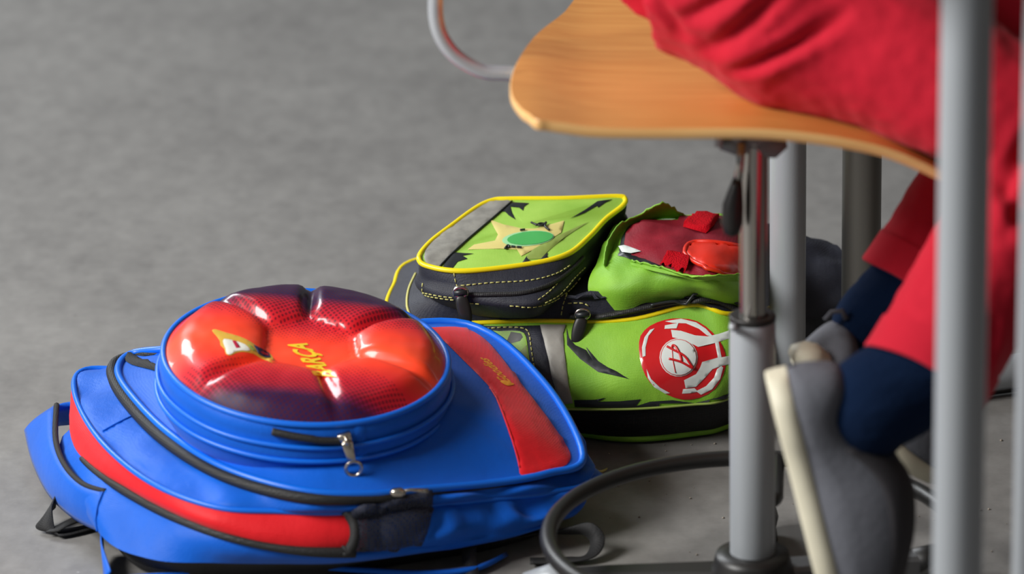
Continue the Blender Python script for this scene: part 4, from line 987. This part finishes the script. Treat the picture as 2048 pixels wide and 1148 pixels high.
# near shoe frame: a = heel to toe, n = sole to ankle
def shoe(H, Tt, nhint, side, wid, hgt, label, pull=False):
    a = (Tt - H); Lf = a.length; a.normalize(); n = Vector(nhint); n = (n - a * n.dot(a)).normalized(); b = a.cross(n).normalized()
    def pt(s, l, h): return H + a * s * Lf + b * l + n * h
    st = [(-.01, .30), (.02, .62), (.08, .80), (.18, .84), (.28, .80), (.38, .82), (.50, .92), (.66, 1.0), (.80, .92), (.93, .70), (1.0, .34)]
    hp = [(-.01, .34), (.02, .54), (.08, .58), (.18, .44), (.28, .56), (.38, .86), (.50, 1.0), (.66, .90), (.80, .70), (.93, .50), (1.0, .30)]
    # sole
    rows = []
    sw = .017
    for (t, o) in ((0, -.003), (.12, .0), (.5, .0015), (.9, .001), (1, -.002)):
        row = []
        up = [(s, w_ * wid / 2 + .0025 + o) for s, w_ in st]
        lp = [pt(s if 0 < s < 1 else (s - .012 if s <= 0 else s + .012), w_, -sw * (1 - t) + .012 * max(0, s - .75) ** 1 ) for s, w_ in up] + [pt(s if 0 < s < 1 else (s - .012 if s <= 0 else s + .012), -w_, -sw * (1 - t) + .012 * max(0, s - .75)) for s, w_ in reversed(up)]
        rows.append(cr(lp, 4, True))
    nn3 = len(rows[0]); V = [p for r in rows for p in r]
    c0 = sum(rows[0], Vector()) / nn3; c1 = sum(rows[-1], Vector()) / nn3; V += [c0, c1]
    F = grid_faces(5, nn3, True) + [(i, len(V) - 2, (i + 1) % nn3) for i in range(nn3)] + [(4 * nn3 + i, 4 * nn3 + (i + 1) % nn3, len(V) - 1) for i in range(nn3)]
    # upper: sections of arches
    rowsU = []
    m_ = 22
    for (s, w_), (_, h_) in zip([(-.025, .04), (-.02, .17)] + st, [(-.025, .12), (-.02, .24)] + hp):
        row = []
        for k in range(m_ + 1):
            t = math.pi * k / m_; x = math.cos(t) * w_ * wid / 2; sq = math.sin(t)
            row.append(pt(s, math.copysign(abs(math.cos(t)) ** .75, math.cos(t)) * w_ * wid / 2, h_ * hgt * sq ** .62))
        rowsU.append(row)
    fineU = []
    for k in range(m_ + 1): fineU.append(cr([r[k] for r in rowsU], 4))
    ns = len(fineU[0]); VU = [fineU[k][i] for i in range(ns) for k in range(m_ + 1)]
    FU = grid_faces(ns, m_ + 1, False)
    # opening: drop the top faces near the heel
    def keep(fc):
        i = fc[0] // (m_ + 1); k = fc[0] % (m_ + 1); s = i / (ns - 1)
        th = k / m_
        return True or not (.05 < s < .53 and abs(th - .5) < .16 + .10 * math.sin(math.pi * min(1, max(0, (s - .05) / .48))))
    up = link('shoe', VU, [f_ for f_ in FU if keep(f_)] + [tuple(range(m_ + 1))], M['shoe'], kid, solid=.0025, label=label)
    i0, i1 = int(ns * .50), int(ns * .90); k0, k1 = int(m_ * .20), int(m_ * .80); VL = []
    for i in range(i0, i1):
        for k in range(k0, k1 + 1):
            p = fineU[k][i]; th = math.pi * k / m_; VL.append(p + (b * math.cos(th) + n * math.sin(th)) * (.0022 if k0 < k < k1 else .0006))
    link('lace_panel', VL, grid_faces(i1 - i0, k1 - k0 + 1, False), mat('shaded lacing canvas', rgb(50, 48, 52), .8, weave=.5), up, solid=.0015, label='dark lacing panel over the instep, shading in its colour')  # dark lacing, with the instep's shading put into the same colour
    so = link('sole', V, F, M['sole'], up, label='cream rubber sole')
    return pt, up, so
Hn = Q(1578, 752, 2.95); Tn = Q(1708, 1262, 2.93)
nh = Q(1800, 690, 2.95) - Q(1575, 752, 2.95)
ptN, shN_, soN = shoe(Hn, Tn, nh, 1, .078, .066, 'near grey canvas shoe with toe pointing down')
sock(cuffN, dn, ankN, .038, .0385, .035, Q(1700, 880, 2.95))
# tongue, collar rim and side stitching of the near shoe
tg = cr([ptN(.36, 0, .062), ptN(.44, 0, .066), ptN(.56, 0, .065), ptN(.70, 0, .056)], 4); V = []
for p, q in zip(tg, tg):
    aN = (Tn - Hn).normalized()
    for k in range(7):
        t = (k / 6 - .5); bN = (ptN(0, 1, 0) - ptN(0, 0, 0)); nN = (ptN(0, 0, 1) - ptN(0, 0, 0)); V.append(p + bN * t * .036 - nN * .03 * t * t)
link('tongue', V, grid_faces(len(tg), 7, False), M['shirt'], shN_, solid=.003)
Hf = Q(1622, 706, 3.17); Tf = Q(1885, 925, 3.20)
nhf = Q(1772, 590, 3.17) - Q(1622, 706, 3.17)
ptF, shF_, soF = shoe(Hf, Tf, nhf, 1, .072, .056, 'far grey canvas shoe with heel raised')
sock(cuffF, df, ankF, .029, .027, .024, Q(1700, 690, 3.18))
V, F = tube_geo([Q(1584, 700, 3.15), Q(1600, 706, 3.145), Q(1622, 716, 3.145), Q(1648, 726, 3.15), Q(1656, 730, 3.16)], [.005, .0105, .0125, .0085, .003], seg=14); link('heel_patch', V, F, M['sole'], shF_, label='cream rubber heel patch')
V, F = tube_geo([Q(1650, 640, 3.17), Q(1664, 624, 3.17), Q(1684, 622, 3.17), Q(1692, 638, 3.17)], .0022, seg=8); link('heel_tab', V, F, M['shoe'], shF_)

# ---------------------------------------------------------------- litter on the floor
def chip(name, px, py, l, w_, m, label, cat, rot):
    b = P(px, py, 0); V = []
    for k in range(7):
        t = k / 6 - .5; wd = w_ * (1 - (2 * t) ** 4 * .8) / 2; c = V3(l * t * math.cos(rot), l * t * math.sin(rot), 0); s = V3(-math.sin(rot), math.cos(rot), 0) * wd
        zz = .0012 + .002 * (t * 2) ** 2
        V += [b + c + s + V3(0, 0, zz), b + c - s + V3(0, 0, zz), b + c - s + V3(0, 0, zz - .001), b + c + s + V3(0, 0, zz - .001)]
    o = link(name, V, grid_faces(7, 4, True) + [(3, 2, 1, 0), (24, 25, 26, 27)], m, None, smooth=False)
    o['label'] = label; o['category'] = cat
chip('wood_shaving', 1203, 944, .011, .003, M['peach'], 'small pale shaving on the floor, right of the blue backpack', 'debris', .3)
g = []
for i in range(60):
    px = random.uniform(1180, 2040); py = random.uniform(860, 1140); b = P(px, py, .0006); r = random.uniform(.0004, .0011)
    g.append(tube_geo([b - V3(r, 0, 0), b, b + V3(r * random.random(), r, 0)], [r * .6, r, r * .5], seg=5))
V, F = join(*g); o = link('crumbs', V, F, mat('dusty crumbs', rgb(150, 142, 130), .8), None); o['kind'] = 'stuff'; o['label'] = 'tiny pale crumbs and grit scattered on the floor'; o['category'] = 'debris'
